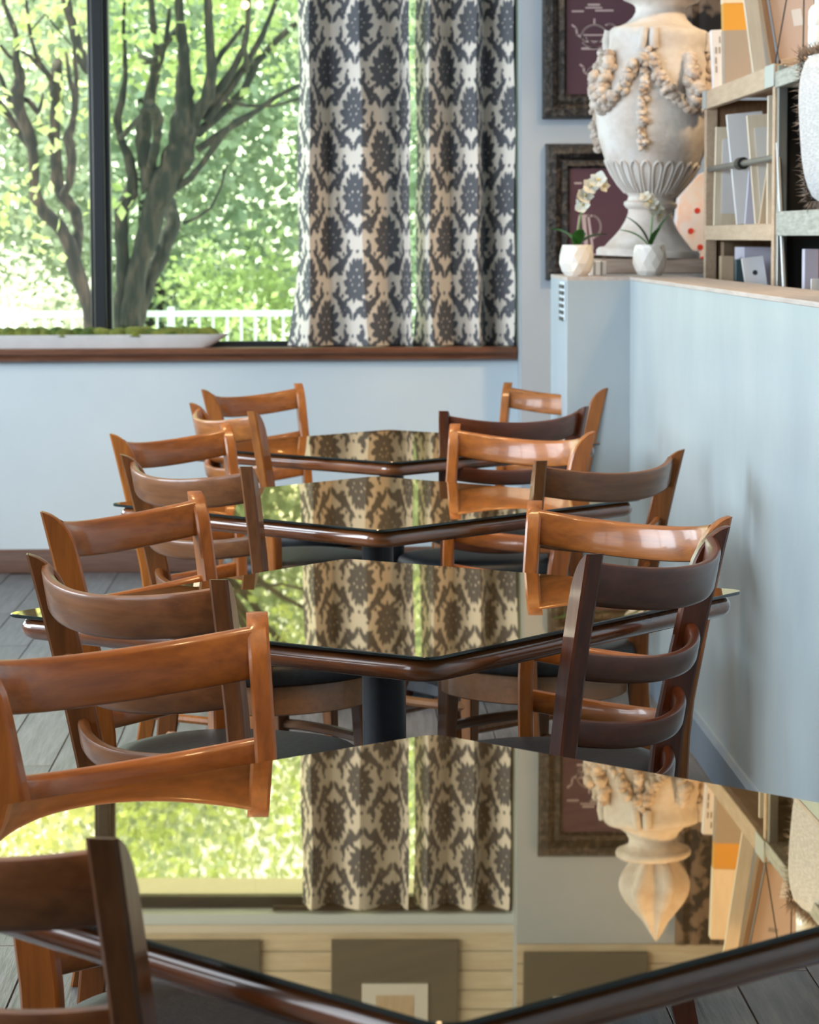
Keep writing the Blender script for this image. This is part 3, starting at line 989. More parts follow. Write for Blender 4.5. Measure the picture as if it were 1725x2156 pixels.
# garlands, drops and ram-head masks
rnd = random.Random(5)
def lumps(path, rad, n, seed):
    r0 = random.Random(seed)
    b = MB()
    P = [Vector(p) for p in path]
    for i in range(n):
        t = (i + r0.random()) / n * (len(P) - 1)
        k = min(int(t), len(P) - 2)
        p = P[k].lerp(P[k + 1], t - k)
        out = Vector((p.x, p.y, 0)).normalized()
        p = p + out * r0.uniform(.0, .010) + Vector((r0.uniform(-1, 1), r0.uniform(-1, 1), r0.uniform(-1, 1))) * rad * .55
        q = rad * r0.uniform(.42, .85)
        rot = Matrix.Rotation(r0.uniform(0, 3), 3, 'Z') @ Matrix.Rotation(r0.uniform(0, 3), 3, 'X')
        vs, n1 = [], 7
        for (rr, zz) in ((.02, -1), (.6, -.8), (1, -.1), (.75, .6), (.02, 1)):
            for j in range(n1):
                vv = rot @ Vector((q * rr * math.cos(6.283 * j / n1), q * .8 * rr * math.sin(6.283 * j / n1), q * zz))
                vs.append(tuple(p + vv))
        fs = [(a * n1 + j, a * n1 + (j + 1) % n1, (a + 1) * n1 + (j + 1) % n1, (a + 1) * n1 + j) for a in range(4) for j in range(n1)]
        b.add(vs, fs)
    b.tube(path, rad * .55, 8)
    return b
A0 = math.radians(-90 - 18)
for k in range(4):
    a = A0 + k * math.pi / 2
    # drop under a rosette, facing
    lumps([on_urn(y, a, .006) for y in (125, 170, 215, 260, 300, 322)], .021, 60, 10 + k).build('garland_drop', 'stone_relief', urn, smooth=60)
    MB().tube([on_urn(78, a - .10, .004), on_urn(100, a - .10, .010), on_urn(118, a - .12, .006)], .016, 8).build('ribbon', 'stone', urn, smooth=50)
    MB().tube([on_urn(78, a + .10, .004), on_urn(100, a + .10, .010), on_urn(118, a + .12, .006)], .016, 8).build('ribbon', 'stone', urn, smooth=50)
    # swag between two drops hangs low at the mask
    am = a + math.pi / 4
    pth = []
    for j in range(13):
        f = j / 12
        y = 130 + 105 * math.sin(math.pi * f) ** .8
        pth.append(on_urn(y, a + .08 + (math.pi / 2 - .16) * f, .012))
    lumps(pth, .026, 130, 30 + k).build('garland_swag', 'stone_relief', urn, smooth=60)
    b = lumps([on_urn(y, am + d, o_) for (y, d, o_) in ((140, .0, .004), (165, .03, .018), (190, -.03, .030), (215, .0, .026), (236, .0, .010))], .034, 60, 50 + k)
    b.build('mask', 'stone_relief', urn, smooth=60)
# flame finial above the rim
b = MB()
rings = []
for i in range(14):
    f = i / 13
    r = .062 + .055 * math.sin(math.pi * min(f * 1.25, 1.0)) * (1 - f * .3)
    r = r * (1 - f ** 3) + .004
    rings.append([((r * (1 + .20 * math.cos(6 * 2 * math.pi * j / 60 + f * 2.4))) * math.cos(2 * math.pi * j / 60), (r * (1 + .20 * math.cos(6 * 2 * math.pi * j / 60 + f * 2.4))) * math.sin(2 * math.pi * j / 60), up(-5) + .31 * f) for j in range(60)])
b.loft(rings)
b.build('flame_finial', 'stone', urn, smooth=60)

# ------------------------------------------------------------------ orchids in faceted pots on the partition end
def facet_pot(t, seed):
    r0 = random.Random(seed)
    b = MB()
    rings = []
    n = 12
    for i, (r, z) in enumerate(((.036, 0), (.050, .016), (.057, .042), (.058, .068), (.053, .092), (.050, .104))):
        rings.append([((r * r0.uniform(.95, 1.05)) * math.cos(2 * math.pi * (j + .5 * (i % 2)) / n), (r * r0.uniform(.95, 1.05)) * math.sin(2 * math.pi * (j + .5 * (i % 2)) / n), z) for j in range(n)])
    vs = [p for r in rings for p in r]
    fs = [tuple(reversed(range(n)))]
    for i in range(5):
        for j in range(n):
            k = (j + 1) % n
            if i % 2 == 0:
                fs += [(i * n + j, i * n + k, (i + 1) * n + j), (i * n + k, (i + 1) * n + k, (i + 1) * n + j)]
            else:
                fs += [(i * n + j, i * n + k, (i + 1) * n + k), (i * n + j, (i + 1) * n + k, (i + 1) * n + j)]
    m = len(vs)
    vs += [(p[0] * .88, p[1] * .88, .104) for p in rings[-1]] + [(p[0] * .84, p[1] * .84, .088) for p in rings[-1]]
    for j in range(n):
        k = (j + 1) % n
        fs += [(5 * n + j, 5 * n + k, m + k, m + j), (m + j, m + k, m + n + k, m + n + j)]
    b.add(vs, fs)
    b.build('pot', 'ceramic', t)
    MB().lathe([(.046, .082), (.044, .090), (.02, .093)], 16).build('soil', 'soil', t)
def leaf(t, ang, ln, w, lift, m, bend=.5):
    b = MB()
    rows = []
    for i in range(9):
        f = i / 8
        ww = w * math.sin(math.pi * min(f * .93 + .07, 1)) ** .8 + .0006
        d = ln * f * math.cos(lift - bend * f)
        z = .092 + ln * f * math.sin(lift - bend * f * .8)
        cx, cy = d * math.cos(ang), d * math.sin(ang)
        nx, ny = -math.sin(ang), math.cos(ang)
        rows.append([(cx + nx * ww, cy + ny * ww, z + ww * .30), (cx, cy, z), (cx - nx * ww, cy - ny * ww, z + ww * .30), (cx, cy, z - .0022)])
    b.loft(rows)
    b.build('leaf', m, t, smooth=60)
def flower(t, p, s, seed, tilt):
    r0 = random.Random(seed)
    fo = None
    rot = Matrix.Rotation(tilt[2], 3, 'Z') @ Matrix.Rotation(tilt[0], 3, 'X')
    for k in range(5):
        a = 2 * math.pi * k / 5 + r0.uniform(-.15, .15)
        w = s * (.62 if k % 2 else .45)
        b = MB()
        rows = []
        for i in range(6):
            f = i / 5
            ww = w * math.sin(math.pi * (f * .9 + .07)) + .0005
            rows.append((f * s, ww, .35 * s * f * f))
        vs = []
        for (d, ww, z) in rows:
            for (u, zz) in ((-ww, z - .002), (0, z), (ww, z - .002), (0, z - .0015)):
                q = rot @ Vector((d * math.cos(a) - u * math.sin(a), d * math.sin(a) + u * math.cos(a), zz))
                vs.append((p[0] + q.x, p[1] + q.y, p[2] + q.z))
        b.loft([vs[i * 4:i * 4 + 4] for i in range(6)])
        o = b.build('petal', 'petal', t, smooth=60)
    q = rot @ Vector((0, 0, s * .12))
    MB().lathe([(.001, -.004), (s * .16, 0), (.001, s * .22)], 8, (p[0] + q.x, p[1] + q.y, p[2] + q.z)).build('flower_lip', 'petal_yellow', t, smooth=60)
def orchid(x, y, label, seed, stem, flowers, leaves):
    t = empty('potted_orchid', (x, y, HZ + .0005))
    tag(t, label, 'orchid', 'white orchids in faceted white pots')
    facet_pot(t, seed)
    for lf in leaves:
        leaf(t, *lf)
    MB().tube(stem, [.0028] * len(stem), 6).build('stem', 'stem_green', t, smooth=50)
    for i, (p, s, tl) in enumerate(flowers):
        flower(t, p, s, seed * 10 + i, tl)
ORY = 9.14
orchid(.820, ORY, 'white orchid with upright flower spray in faceted pot, at the pier corner', 3,
       [(.0, 0, .09), (.006, 0, .16), (.020, 0, .24), (.034, 0, .285), (.060, 0, .318), (.085, 0, .33)],
       [((.018, -.012, .235), .028, (1.35, 0, -.3)), ((.026, -.010, .266), .030, (1.2, 0, .3)), ((.045, -.012, .298), .030, (1.3, 0, .1)), ((.072, -.010, .318), .032, (1.1, 0, -.4)), ((.010, -.006, .262), .022, (1.4, 0, .8)), ((.090, -.006, .30), .022, (1.5, 0, .5))],
       [(math.radians(170), .10, .022, 1.45, 'leaf_gloss', .9), (math.radians(-80), .085, .020, 1.5, 'leaf_gloss', .8), (math.radians(10), .11, .018, 1.0, 'leaf_dark', .7), (math.radians(60), .08, .018, 1.2, 'leaf_dark', .6)])
orchid(1.066, ORY, 'white orchid with drooping bloom in faceted pot, before the urn foot', 6,
       [(.0, 0, .09), (.004, 0, .15), (.008, 0, .21), (.004, 0, .26), (-.006, -.01, .275)],
       [((-.002, -.018, .245), .030, (1.2, 0, .2)), ((.014, -.016, .222), .032, (1.5, 0, .5)), ((.030, -.014, .200), .026, (1.9, 0, .9)), ((-.018, -.012, .262), .022, (.9, 0, -.4))],
       [(math.radians(150), .13, .011, 1.35, 'leaf_dark', .5), (math.radians(190), .115, .009, 1.05, 'leaf_gloss', .6), (math.radians(25), .145, .009, 1.25, 'leaf_dark', .35), (math.radians(-60), .09, .012, 1.3, 'leaf_gloss', .5)])
sb = empty('striped_card_box', (.905, 9.30, HZ + .0005))
tag(sb, 'small white and grey striped box behind the left orchid pot', 'box')
MB().span(-.030, .030, -.02, .02, 0, .048).build('box_body', 'board_white', sb, bevel=.002)
for dx in (-.012, .012):
    MB().span(dx - .0035, dx + .0035, -.0215, -.020, .001, .047).build('stripe', 'box_grey', sb)

# ------------------------------------------------------------------ the shop shelves behind the partition
def thing_box(name, x0, x1, y0, y1, z0, z1, m, label, cat, bevel=.002, group=None):
    o = MB().span(-(x1 - x0) / 2, (x1 - x0) / 2, -(y1 - y0) / 2, (y1 - y0) / 2, 0, z1 - z0).build(name, m, bevel=bevel, loc=((x0 + x1) / 2, (y0 + y1) / 2, z0))
    return tag(o, label, cat, group)
SA = empty('wooden_shelf', (1.30, 8.0, 0))
tag(SA, 'open oak shelf unit with metal corner plates behind the partition', 'shelf')
def sp(name, x0, x1, y0, y1, z0, z1, m, par=SA, ox=1.30, oy=8.0, bevel=.002):
    return MB().span(x0 - ox, x1 - ox, y0 - oy, y1 - oy, z0, z1).build(name, m, par, bevel=bevel)
for (y0, y1) in ((8.02, 8.06), (9.49, 9.53)):
    sp('post', 1.30, 1.34, y0, y1, 0, 1.889, 'oak')
    sp('post', 1.61, 1.65, y0, y1, 0, 1.889, 'oak')
sp('end_panel', 1.335, 1.65, 9.50, 9.52, .2, 1.86, 'oak_dark')
top_rail = sp('top_rail', 1.296, 1.32, 8.0, 9.53, 1.828, 1.891, 'oak')
for (y0, y1) in ((7.995, 8.16), (9.455, 9.532)):
    MB().span(-.008, -.003, y0 - 8.0, y1 - 8.0, 1.828, 1.892).build('corner_plate', 'bracket', top_rail)
sp('top_board', 1.32, 1.66, 8.0, 9.53, 1.870, 1.889, 'oak')
sp('middle_rail', 1.298, 1.32, 8.06, 9.49, 1.378, 1.428, 'oak')
sp('middle_board', 1.32, 1.66, 8.0, 9.53, 1.405, 1.427, 'oak')
sp('lower_board', 1.30, 1.66, 8.0, 9.53, 1.195, 1.215, 'oak')
sp('back_panel', 1.655, 1.665, 8.0, 9.53, .2, 1.87, 'oak_dark')
rodp = MB().tube([(.012, .06, 1.622), (.012, 1.49, 1.622)], .010, 12).build('steel_rod', 'steel_grey', SA, smooth=40)
kn = MB().tube([(.012, .70, 1.622), (.012, .78, 1.622)], .020, 12).build('rod_joint', 'wire_black', rodp, smooth=40)
def leaner(name, y, x0, x1, z0, z1, th, lean, m, label, inset=None, cat='panel'):
    w, h = x1 - x0, z1 - z0
    t = empty(name, (x0, y, z0))
    t.rotation_euler = (0, math.radians(lean), 0)
    tag(t, label, cat)
    MB().span(0, w, -th / 2, th / 2, 0, h).build('board', m, t, bevel=.002)
    if inset:
        MB().span(w * .12, w * .88, -th / 2 - .003, -th / 2, h * .12, h * .88).build('inset', inset, t)
    return t
leaner('white_framed_sheet', 9.42, 1.318, 1.52, 1.4285, 1.765, .02, 1, 'board_cream', 'white panel in thin cream frame, leftmost upright on the oak shelf', 'board_white')
leaner('woven_strip', 9.24, 1.368, 1.43, 1.4285, 1.70, .018, 0, 'board_brown', 'narrow brown woven strip standing between the white panels on the oak shelf')
leaner('white_sheet', 9.0, 1.336, 1.456, 1.4285, 1.79, .016, -6, 'board_white', 'plain white panel leaning left on the oak shelf')
leaner('pale_sheet', 8.80, 1.332, 1.42, 1.4285, 1.64, .016, 4, 'box_lilac', 'short pale grey panel tucked before the white panels on the oak shelf')
leaner('cream_sheet', 8.62, 1.338, 1.51, 1.4285, 1.77, .016, -5, 'board_cream', 'wide cream wooden panel leaning on the oak shelf, above the steel rod', 'paper_white')
leaner('tan_slat', 8.47, 1.326, 1.358, 1.4285, 1.66, .012, 8, 'board_tan', 'thin tan strip leaning right on the oak shelf')
leaner('cream_board', 8.30, 1.324, 1.47, 1.4285, 1.815, .016, 0, 'board_cream', 'tallest cream board next to the near oak post')
thing_box('kraft_box', 1.305, 1.348, 9.13, 9.18, 1.2155, 1.325, 'kraft', 'small upright kraft box with brown front on the lowest oak board', 'box')
thing_box('teal_book', 1.335, 1.375, 9.00, 9.03, 1.2155, 1.315, 'box_teal', 'dark teal booklet next to the small kraft box', 'book')
wc = empty('white_card', (1.318, 8.66, 1.2158))
wc.rotation_euler = (0, math.radians(-9), 0)
tag(wc, 'white gift card with small dark emblem on the lowest oak board', 'card')
MB().span(0, .070, -.006, .006, 0, .105).build('card_body', 'board_white', wc, bevel=.001)
MB().lathe([(.008, 0), (.008, .001)], 12).build('emblem', 'vent_dark', wc, loc=(.036, -.0065, .055), rot=(math.radians(90), 0, 0))
thing_box('white_carton', 1.375, 1.49, 9.09, 9.30, 1.2155, 1.355, 'box_lilac', 'large pale lilac carton at the back of the lowest oak board', 'box')
thing_box('brown_carton', 1.345, 1.38, 9.36, 9.42, 1.2155, 1.372, 'board_brown', 'tall brown carton in the far corner of the lowest oak board', 'box')
thing_box('lilac_box', 1.40, 1.47, 8.56, 8.64, 1.2155, 1.335, 'box_lilac', 'short pale lilac box before the large carton', 'box')
# on top of the oak shelf
cb = empty('tall_carton', (1.318, 9.20, 1.8895))
cb.rotation_euler = (0, math.radians(-1.5), 0)
tag(cb, 'tall cream carton with orange band and grey base standing on the oak shelf', 'box')
MB().span(0, .090, -.03, .03, 0, .185).build('base_part', 'box_grey', cb)
MB().span(.001, .089, -.029, .029, .185, .275).build('orange_band', 'box_yellow', cb)
MB().span(0, .090, -.03, .03, .275, .52).build('upper_part', 'board_cream', cb)
wb2 = empty('white_slim_box', (1.316, 9.44, 1.8895))
wb2.rotation_euler = (0, math.radians(-3), 0)
tag(wb2, 'slim white box with grey print marks, left of the tall cream carton', 'box')
MB().span(0, .042, -.02, .02, 0, .205).build('box_body', 'board_white', wb2, bevel=.002)
for (x, z) in ((.010, .09), (.024, .125), (.012, .125), (.026, .16), (.010, .06)):
    MB().span(x, x + .005, -.0215, -.020, z, z + .022).build('print_mark', 'box_grey', wb2)
bt = leaner('birch_strip', 8.72, 1.345, 1.39, 1.8895, 2.40, .02, -8, 'board_cream', 'narrow birch board leaning left beside the tall carton')
fr = empty('framed_board', (1.338, 8.33, 1.8895))
fr.rotation_euler = (0, math.radians(-10), 0)
tag(fr, 'large wooden tray frame with blush paper leaning on the oak shelf', 'picture')
MB().span(0, .018, -.03, .03, 0, .62).build('frame_side', 'oak_dark', fr, bevel=.002)
MB().span(.03, .30, -.03, .03, 0, .028).build('frame_bottom', 'oak', fr, bevel=.002)
MB().span(.03, .30, -.004, .008, .028, .62).build('paper', 'paper_pink', fr)
for (x, z, w_, h_) in ((.075, .27, .030, .012), (.17, .30, .012, .05), (.20, .16, .012, .03), (.09, .12, .03, .05)):
    MB().span(x, x + w_, -.0055, -.004, z, z + h_).build('print_mark', 'box_grey' if z > .14 else 'board_white', fr)
wr = empty('wire_prism', (1.306, 8.06, 1.8895))
tag(wr, 'black wire prism holder standing before the blush framed board', 'holder')
for (p, q) in (((0, 0, .003), (.085, 0, .50)), ((.105, 0, .003), (.19, 0, .50)), ((0, 0, .003), (.105, 0, .003)), ((.085, 0, .50), (.19, 0, .50)),
               ((.10, .10, .003), (.085, 0, .50)), ((.16, .10, .003), (.105, .0, .26)), ((0, 0, .003), (.10, .10, .003)), ((.10, .10, .003), (.16, .10, .003)), ((.105, 0, .003), (.16, .10, .003)), ((.105, 0, .26), (.085, 0, .50))):
    MB().tube([p, q], .0022, 6).build('wire', 'wire_black', wr)
# dark steel shelf nearer to the viewer
SB = empty('steel_shelf', (1.30, 6.5, 0))
tag(SB, 'black steel shelf unit with grey timber boards at the right edge', 'shelf')
def sb_(name, x0, x1, y0, y1, z0, z1, m, bevel=.002):
    return MB().span(x0 - 1.30, x1 - 1.30, y0 - 6.5, y1 - 6.5, z0, z1).build(name, m, SB, bevel=bevel)
for (y0, y1) in ((6.52, 6.55), (7.94, 7.97)):
    sb_('post', 1.298, 1.325, y0, y1, 0, 1.885, 'steel_grey')
    sb_('post', 1.62, 1.645, y0, y1, 0, 1.885, 'steel_grey')
sb_('top_board', 1.292, 1.65, 6.5, 7.965, 1.820, 1.866, 'grey_wood')
sb_('lower_board', 1.292, 1.65, 6.5, 7.93, 1.392, 1.462, 'grey_wood')
sb_('back_panel', 1.645, 1.655, 6.5, 7.985, .1, 1.88, 'shop_dark')
sb_('side_panel', 1.33, 1.645, 7.975, 7.985, .1, 1.88, 'shop_dark')
MB().tube([(.002, 1.46, 1.66), (.004, 1.33, 1.24)], .008, 8).build('brace', 'steel_grey', SB, smooth=40)
for (x, y, z0, z1, rr, m, label) in ((1.42, 7.72, 1.4625, 1.72, .016, 'board_cream', 'pale turned spindle standing on the grey timber board, left one'),
                                    (1.47, 7.55, 1.4625, 1.75, .016, 'board_tan', 'tan turned spindle standing on the grey timber board, next to the pale one')):
    tag(MB().lathe([(rr, 0), (rr * 1.6, .02), (rr, .05), (rr * 1.5, (z1 - z0) * .55), (rr * .8, (z1 - z0) * .7), (rr, z1 - z0)], 16).build('spindle', m, smooth=50, loc=(x, y, z0)), label, 'spindle')
thing_box('amber_box', 1.47, 1.56, 7.20, 7.30, 1.4625, 1.66, 'box_yellow', 'amber box in the shade of the steel shelf behind the fur cushion', 'box')
# cushion with fur edge
cu = empty('fur_trim_cushion', (1.345, 7.22, 1.4630))
cu.rotation_euler = (0, math.radians(-4), math.radians(12))
tag(cu, 'grey knitted cushion with brown fur edge leaning on the steel shelf', 'cushion')
b = MB()
rings = []
for i in range(17):
    f = -1 + 2 * i / 16
    s_ = max(1 - abs(f) ** 3.2, .0) ** .5
    rings.append([(.052 * s_ * math.copysign(abs(math.cos(a)) ** .9, math.cos(a)), (.20 * (.55 + .45 * s_)) * math.copysign(abs(math.sin(a)) ** .8, math.sin(a)), .215 + .205 * f) for a in [2 * math.pi * j / 28 for j in range(28)]])
b.loft(rings)
b.build('cushion_body', 'cushion_knit', cu, smooth=70)
r0 = random.Random(12)
fb = MB()
for i in range(2600):
    f = r0.random() * 4
    k = int(f)
    g = f - k
    y_, z_ = ((-.20, .025 + .39 * g), (.20, .025 + .39 * g), (-.20 + .40 * g, .022), (-.20 + .40 * g, .412))[k]
    d = Vector((r0.uniform(-1, 1), (y_ / .2) * (1 if k < 2 else .3) + r0.uniform(-.6, .6), (1 if k == 3 else -1 if k == 2 else 0) + r0.uniform(-.6, .6))).normalized() * r0.uniform(.018, .042)
    p = Vector((r0.uniform(-.016, .016), y_ * .98, z_))
    n = d.cross(Vector((.3, .5, .8))).normalized() * .0016
    n2 = d.cross(n).normalized() * .0016
    fb.add([p + n, p - n * .5 + n2, p - n * .5 - n2, p + d], [(0, 1, 3), (1, 2, 3), (2, 0, 3)])
fo = fb.build('fur_edge', 'fur_brown', cu)
fo['kind'] = 'stuff'
for i, (dx, dy) in enumerate(((0, 0), (.062, -.05), (.12, .02))):
    t = empty('glass_bottle', (1.355 + dx, 7.62 - dy, 1.8665))
    tag(t, ('frosted ribbed bottle with dark cap on the steel shelf, left one', 'frosted ribbed bottle with dark cap on the steel shelf, middle one', 'frosted ribbed bottle with dark cap on the steel shelf, right one')[i], 'bottle', 'frosted bottles on the steel shelf')
    b = MB()
    b.lathe([(.024, 0), (.029, .004), (.029, .05), (.0275, .053), (.029, .056), (.029, .10), (.0275, .103), (.029, .106), (.029, .145), (.022, .158), (.011, .165), (.011, .18)], 20)
    b.build('bottle_glass', 'glass_clear', t, smooth=40)
    MB().lathe([(.014, .18), (.014, .21), (.010, .213)], 16).build('cap', 'wire_black', t, smooth=40)
    MB().tube([(0, 0, .21), (.012, 0, .235), (-.020, 0, .225)], .004, 6).build('spout', 'steel_grey', t, smooth=40)
# low boxes on the grey boards below, just above the partition cap
sb_('bottom_board', 1.292, 1.65, 6.5, 7.93, 1.190, 1.212, 'grey_wood')
for (x0, x1, y0, y1, z1, m, label) in ((1.33, 1.372, 7.66, 7.70, 1.355, 'box_lilac', 'thin lilac box under the grey timber board, leftmost'),
                                     (1.385, 1.405, 7.60, 7.66, 1.375, 'box_orange', 'rust coloured book under the grey timber board'),
                                     (1.408, 1.430, 7.58, 7.64, 1.380, 'kraft', 'kraft coloured book between the rust and the tan book'),
                                     (1.433, 1.455, 7.56, 7.62, 1.380, 'board_tan', 'tan book next to the kraft coloured book')):
    thing_box('slim_box', x0, x1, y0, y1, 1.2125, z1, m, label, 'box')
oc = empty('emblem_card', (1.312, 7.45, 1.2125))
tag(oc, 'white place card with dark emblem before the steel shelf bottom board', 'card')
MB().span(0, .065, -.005, .005, 0, .062).build('card_body', 'board_white', oc, bevel=.001)
MB().lathe([(.006, 0), (.006, .001)], 12).build('emblem', 'vent_dark', oc, loc=(.034, -.0055, .036), rot=(math.radians(90), 0, 0))
bw = MB().lathe([(.03, 0), (.05, .012), (.065, .035), (.068, .050), (.062, .050), (.045, .020), (.01, .012)], 24).build('wooden_bowl', 'board_brown', smooth=50, loc=(1.41, 7.22, 1.2125))
tag(bw, 'dark wooden bowl at the right edge above the partition', 'bowl')
# wrapped gift with red dots beyond the urn
gb = empty('dotted_gift_bag', (1.385, 10.15, HZ + .0005))
tag(gb, 'white gift bag with red dots between the urn and the oak shelf', 'bag')
b = MB()
b.loft([[(-.11, -.05, 0), (.11, -.05, 0), (.11, .05, 0), (-.11, .05, 0)], [(-.115, -.05, .12), (.115, -.05, .12), (.115, .05, .12), (-.115, .05, .12)], [(-.10, -.03, .27), (.10, -.03, .27), (.10, .03, .27), (-.10, .03, .27)], [(-.02, -.008, .36), (.08, -.008, .40), (.08, .008, .40), (-.02, .008, .36)]])
b.build('bag_body', 'wrap', gb, bevel=.004)
for (x, z) in ((.005, .19), (-.02, .09), (-.012, .045), (.03, .12), (.05, .20), (-.055, .15), (.045, .05), (-.03, .225)):
    yy = -.0515 if z < .12 else -.0515 + (z - .12) * .135
    MB().lathe([(.011, 0), (.010, .0025)], 14).build('dot', 'red_dot', gb, loc=(x, yy, z), rot=(math.radians(90), 0, 0))
po = empty('small_potted_flower', (1.275, 10.32, HZ + .0005))
tag(po, 'small yellow flower with dark green leaf beyond the urn foot', 'flower')
MB().lathe([(.022, 0), (.028, .04), (.024, .04), (.02, .034)], 14).build('pot', 'ceramic', po, smooth=40)
leaf(po, math.radians(20), .09, .024, 1.0, 'leaf_dark', .9)
leaf(po, math.radians(140), .08, .020, 1.1, 'leaf_gloss', .8)
MB().tube([(0, 0, .03), (.0, 0, .09), (.004, 0, .13)], .0025, 6).build('stem', 'stem_green', po)
MB().lathe([(.002, .125), (.016, .135), (.020, .155), (.012, .168), (.001, .17)], 10, (.004, 0, 0)).build('flower_head', 'petal_yellow', po, smooth=60)

# ------------------------------------------------------------------ pendant lamp over the third table, mirrored in the pane
pd = empty('pendant_lamp', (-.48, 6.02, 2.70))
tag(pd, 'brass pendant lamp with two warm bulbs, mirrored in the window pane', 'lamp')
MB().tube([(0, 0, .17), (0, 0, ZC - 2.70)], .006, 8).build('cord', 'wire_black', pd)
MB().tube([(-.10, 0, .17), (0, 0, .185), (.10, 0, .17)], .010, 8).build('arm', 'lamp_brass', pd, smooth=40)
for dx in (-.044, .044):
    MB().lathe([(.014, .135), (.016, .175), (.006, .185)], 14, (dx, 0, 0)).build('socket', 'lamp_brass', pd, smooth=40)
    MB().lathe([(.001, .090), (.018, .098), (.026, .115), (.018, .134), (.012, .14)], 14, (dx, 0, 0)).build('bulb', 'bulb', pd, smooth=60)

# ------------------------------------------------------------------ the garden
GZ = -.35
struct(MB().span(-40, 40, YF + W, 60, GZ - .1, GZ).build('ground', 'garden_ground'))
b = MB()
rows = []
for i in range(13):
    y = 34 + 3.0 * i
    rows.append([(x, y + 1.5 * math.sin(x * .21), GZ + max(0, (i - .0)) * .72 + .5 * math.sin(x * .3 + i)) for x in range(-48, 49, 4)])
n = len(rows[0])
b.add([p for r in rows for p in r], [(i * n + j, i * n + j + 1, (i + 1) * n + j + 1, (i + 1) * n + j) for i in range(12) for j in range(n - 1)])
struct(b.build('hillside', 'hill', smooth=80))
TREE_L = [[[-1.376,15.6,0.856,0.0408],[-1.387,15.595,0.992,0.0408],[-1.466,15.59,1.251,0.0435],[-1.491,15.586,1.369,0.0408],[-1.564,15.581,1.477,0.0381],[-1.64,15.576,1.549,0.038],[-1.683,15.571,1.659,0.0326],[-1.682,15.566,1.811,0.0299],[-1.691,15.562,1.915,0.0326],[-1.723,15.557,2.015,0.0353],[-1.769,15.552,2.127,0.0407],[-1.761,15.547,2.219,0.038],[-1.746,15.542,2.293,0.0325],[-1.768,15.538,2.369,0.0244],[-1.765,15.533,2.469,0.019],[-1.766,15.528,2.545,0.0163],[-1.796,15.523,2.621,0.0162],[-1.828,15.518,2.7,0.0135],[-1.846,15.514,2.878,0.0108]],[[-1.467,15.6,1.251,0.0327],[-1.452,15.637,1.369,0.0327],[-1.446,15.675,1.45,0.0301],[-1.47,15.712,1.55,0.0329],[-1.537,15.749,1.632,0.0357],[-1.577,15.787,1.724,0.0386],[-1.584,15.824,1.872,0.0331],[-1.591,15.861,2.027,0.0304],[-1.578,15.898,2.186,0.0361],[-1.591,15.936,2.264,0.0361],[-1.588,15.973,2.372,0.0334],[-1.58,16.01,2.415,0.0251]],[[-1.523,15.6,1.629,0.0245],[-1.481,15.574,1.704,0.0245],[-1.463,15.548,1.836,0.0271],[-1.483,15.521,1.955,0.0298],[-1.455,15.495,2.028,0.0216],[-1.436,15.469,2.098,0.0189],[-1.429,15.443,2.187,0.0216],[-1.457,15.417,2.262,0.0134],[-1.466,15.39,2.36,0.0107],[-1.471,15.364,2.421,0.008]],[[-1.444,15.6,2.184,0.0163],[-1.429,15.521,2.291,0.0135],[-1.431,15.442,2.413,0.0108],[-1.426,15.362,2.551,0.008]],[[-1.708,15.6,1.916,0.0218],[-1.758,15.628,1.978,0.0245],[-1.824,15.655,2.068,0.0246],[-1.89,15.683,2.165,0.0246],[-1.988,15.711,2.311,0.0219]],[[-1.369,15.6,2.33,0.0299],[-1.41,15.653,2.403,0.0328],[-1.438,15.706,2.481,0.0301],[-1.473,15.758,2.613,0.0275],[-1.506,15.811,2.724,0.0276],[-1.548,15.864,2.938,0.0221]],[[-1.563,15.6,2.264,0.0191],[-1.598,15.56,2.32,0.0163],[-1.644,15.521,2.365,0.0135],[-1.684,15.481,2.408,0.0108],[-1.726,15.441,2.432,0.0081]],[[-1.589,15.6,2.304,0.0136],[-1.62,15.551,2.351,0.0136],[-1.654,15.502,2.417,0.0108],[-1.671,15.452,2.506,0.0108],[-1.68,15.403,2.593,0.0107],[-1.685,15.354,2.707,0.008]],[[-1.768,15.6,2.185,0.0191],[-1.708,15.592,2.166,0.0163],[-1.655,15.583,2.096,0.0163],[-1.632,15.575,2.157,0.0082],[-1.625,15.567,2.209,0.0054]],[[-1.782,15.6,2.132,0.0163],[-1.831,15.621,2.199,0.0136],[-1.867,15.643,2.294,0.0136],[-1.9,15.664,2.362,0.0109]],[[-1.764,15.6,2.384,0.0136],[-1.814,15.579,2.414,0.0109],[-1.859,15.557,2.474,0.0109]],[[-1.702,15.6,2.543,0.0054],[-1.606,15.592,2.648,0.0054],[-1.54,15.585,2.568,0.0054],[-1.461,15.577,2.474,0.0054]],[[-1.566,15.6,1.931,0.0163],[-1.607,15.492,2.007,0.0135],[-1.648,15.383,2.035,0.0107]]]
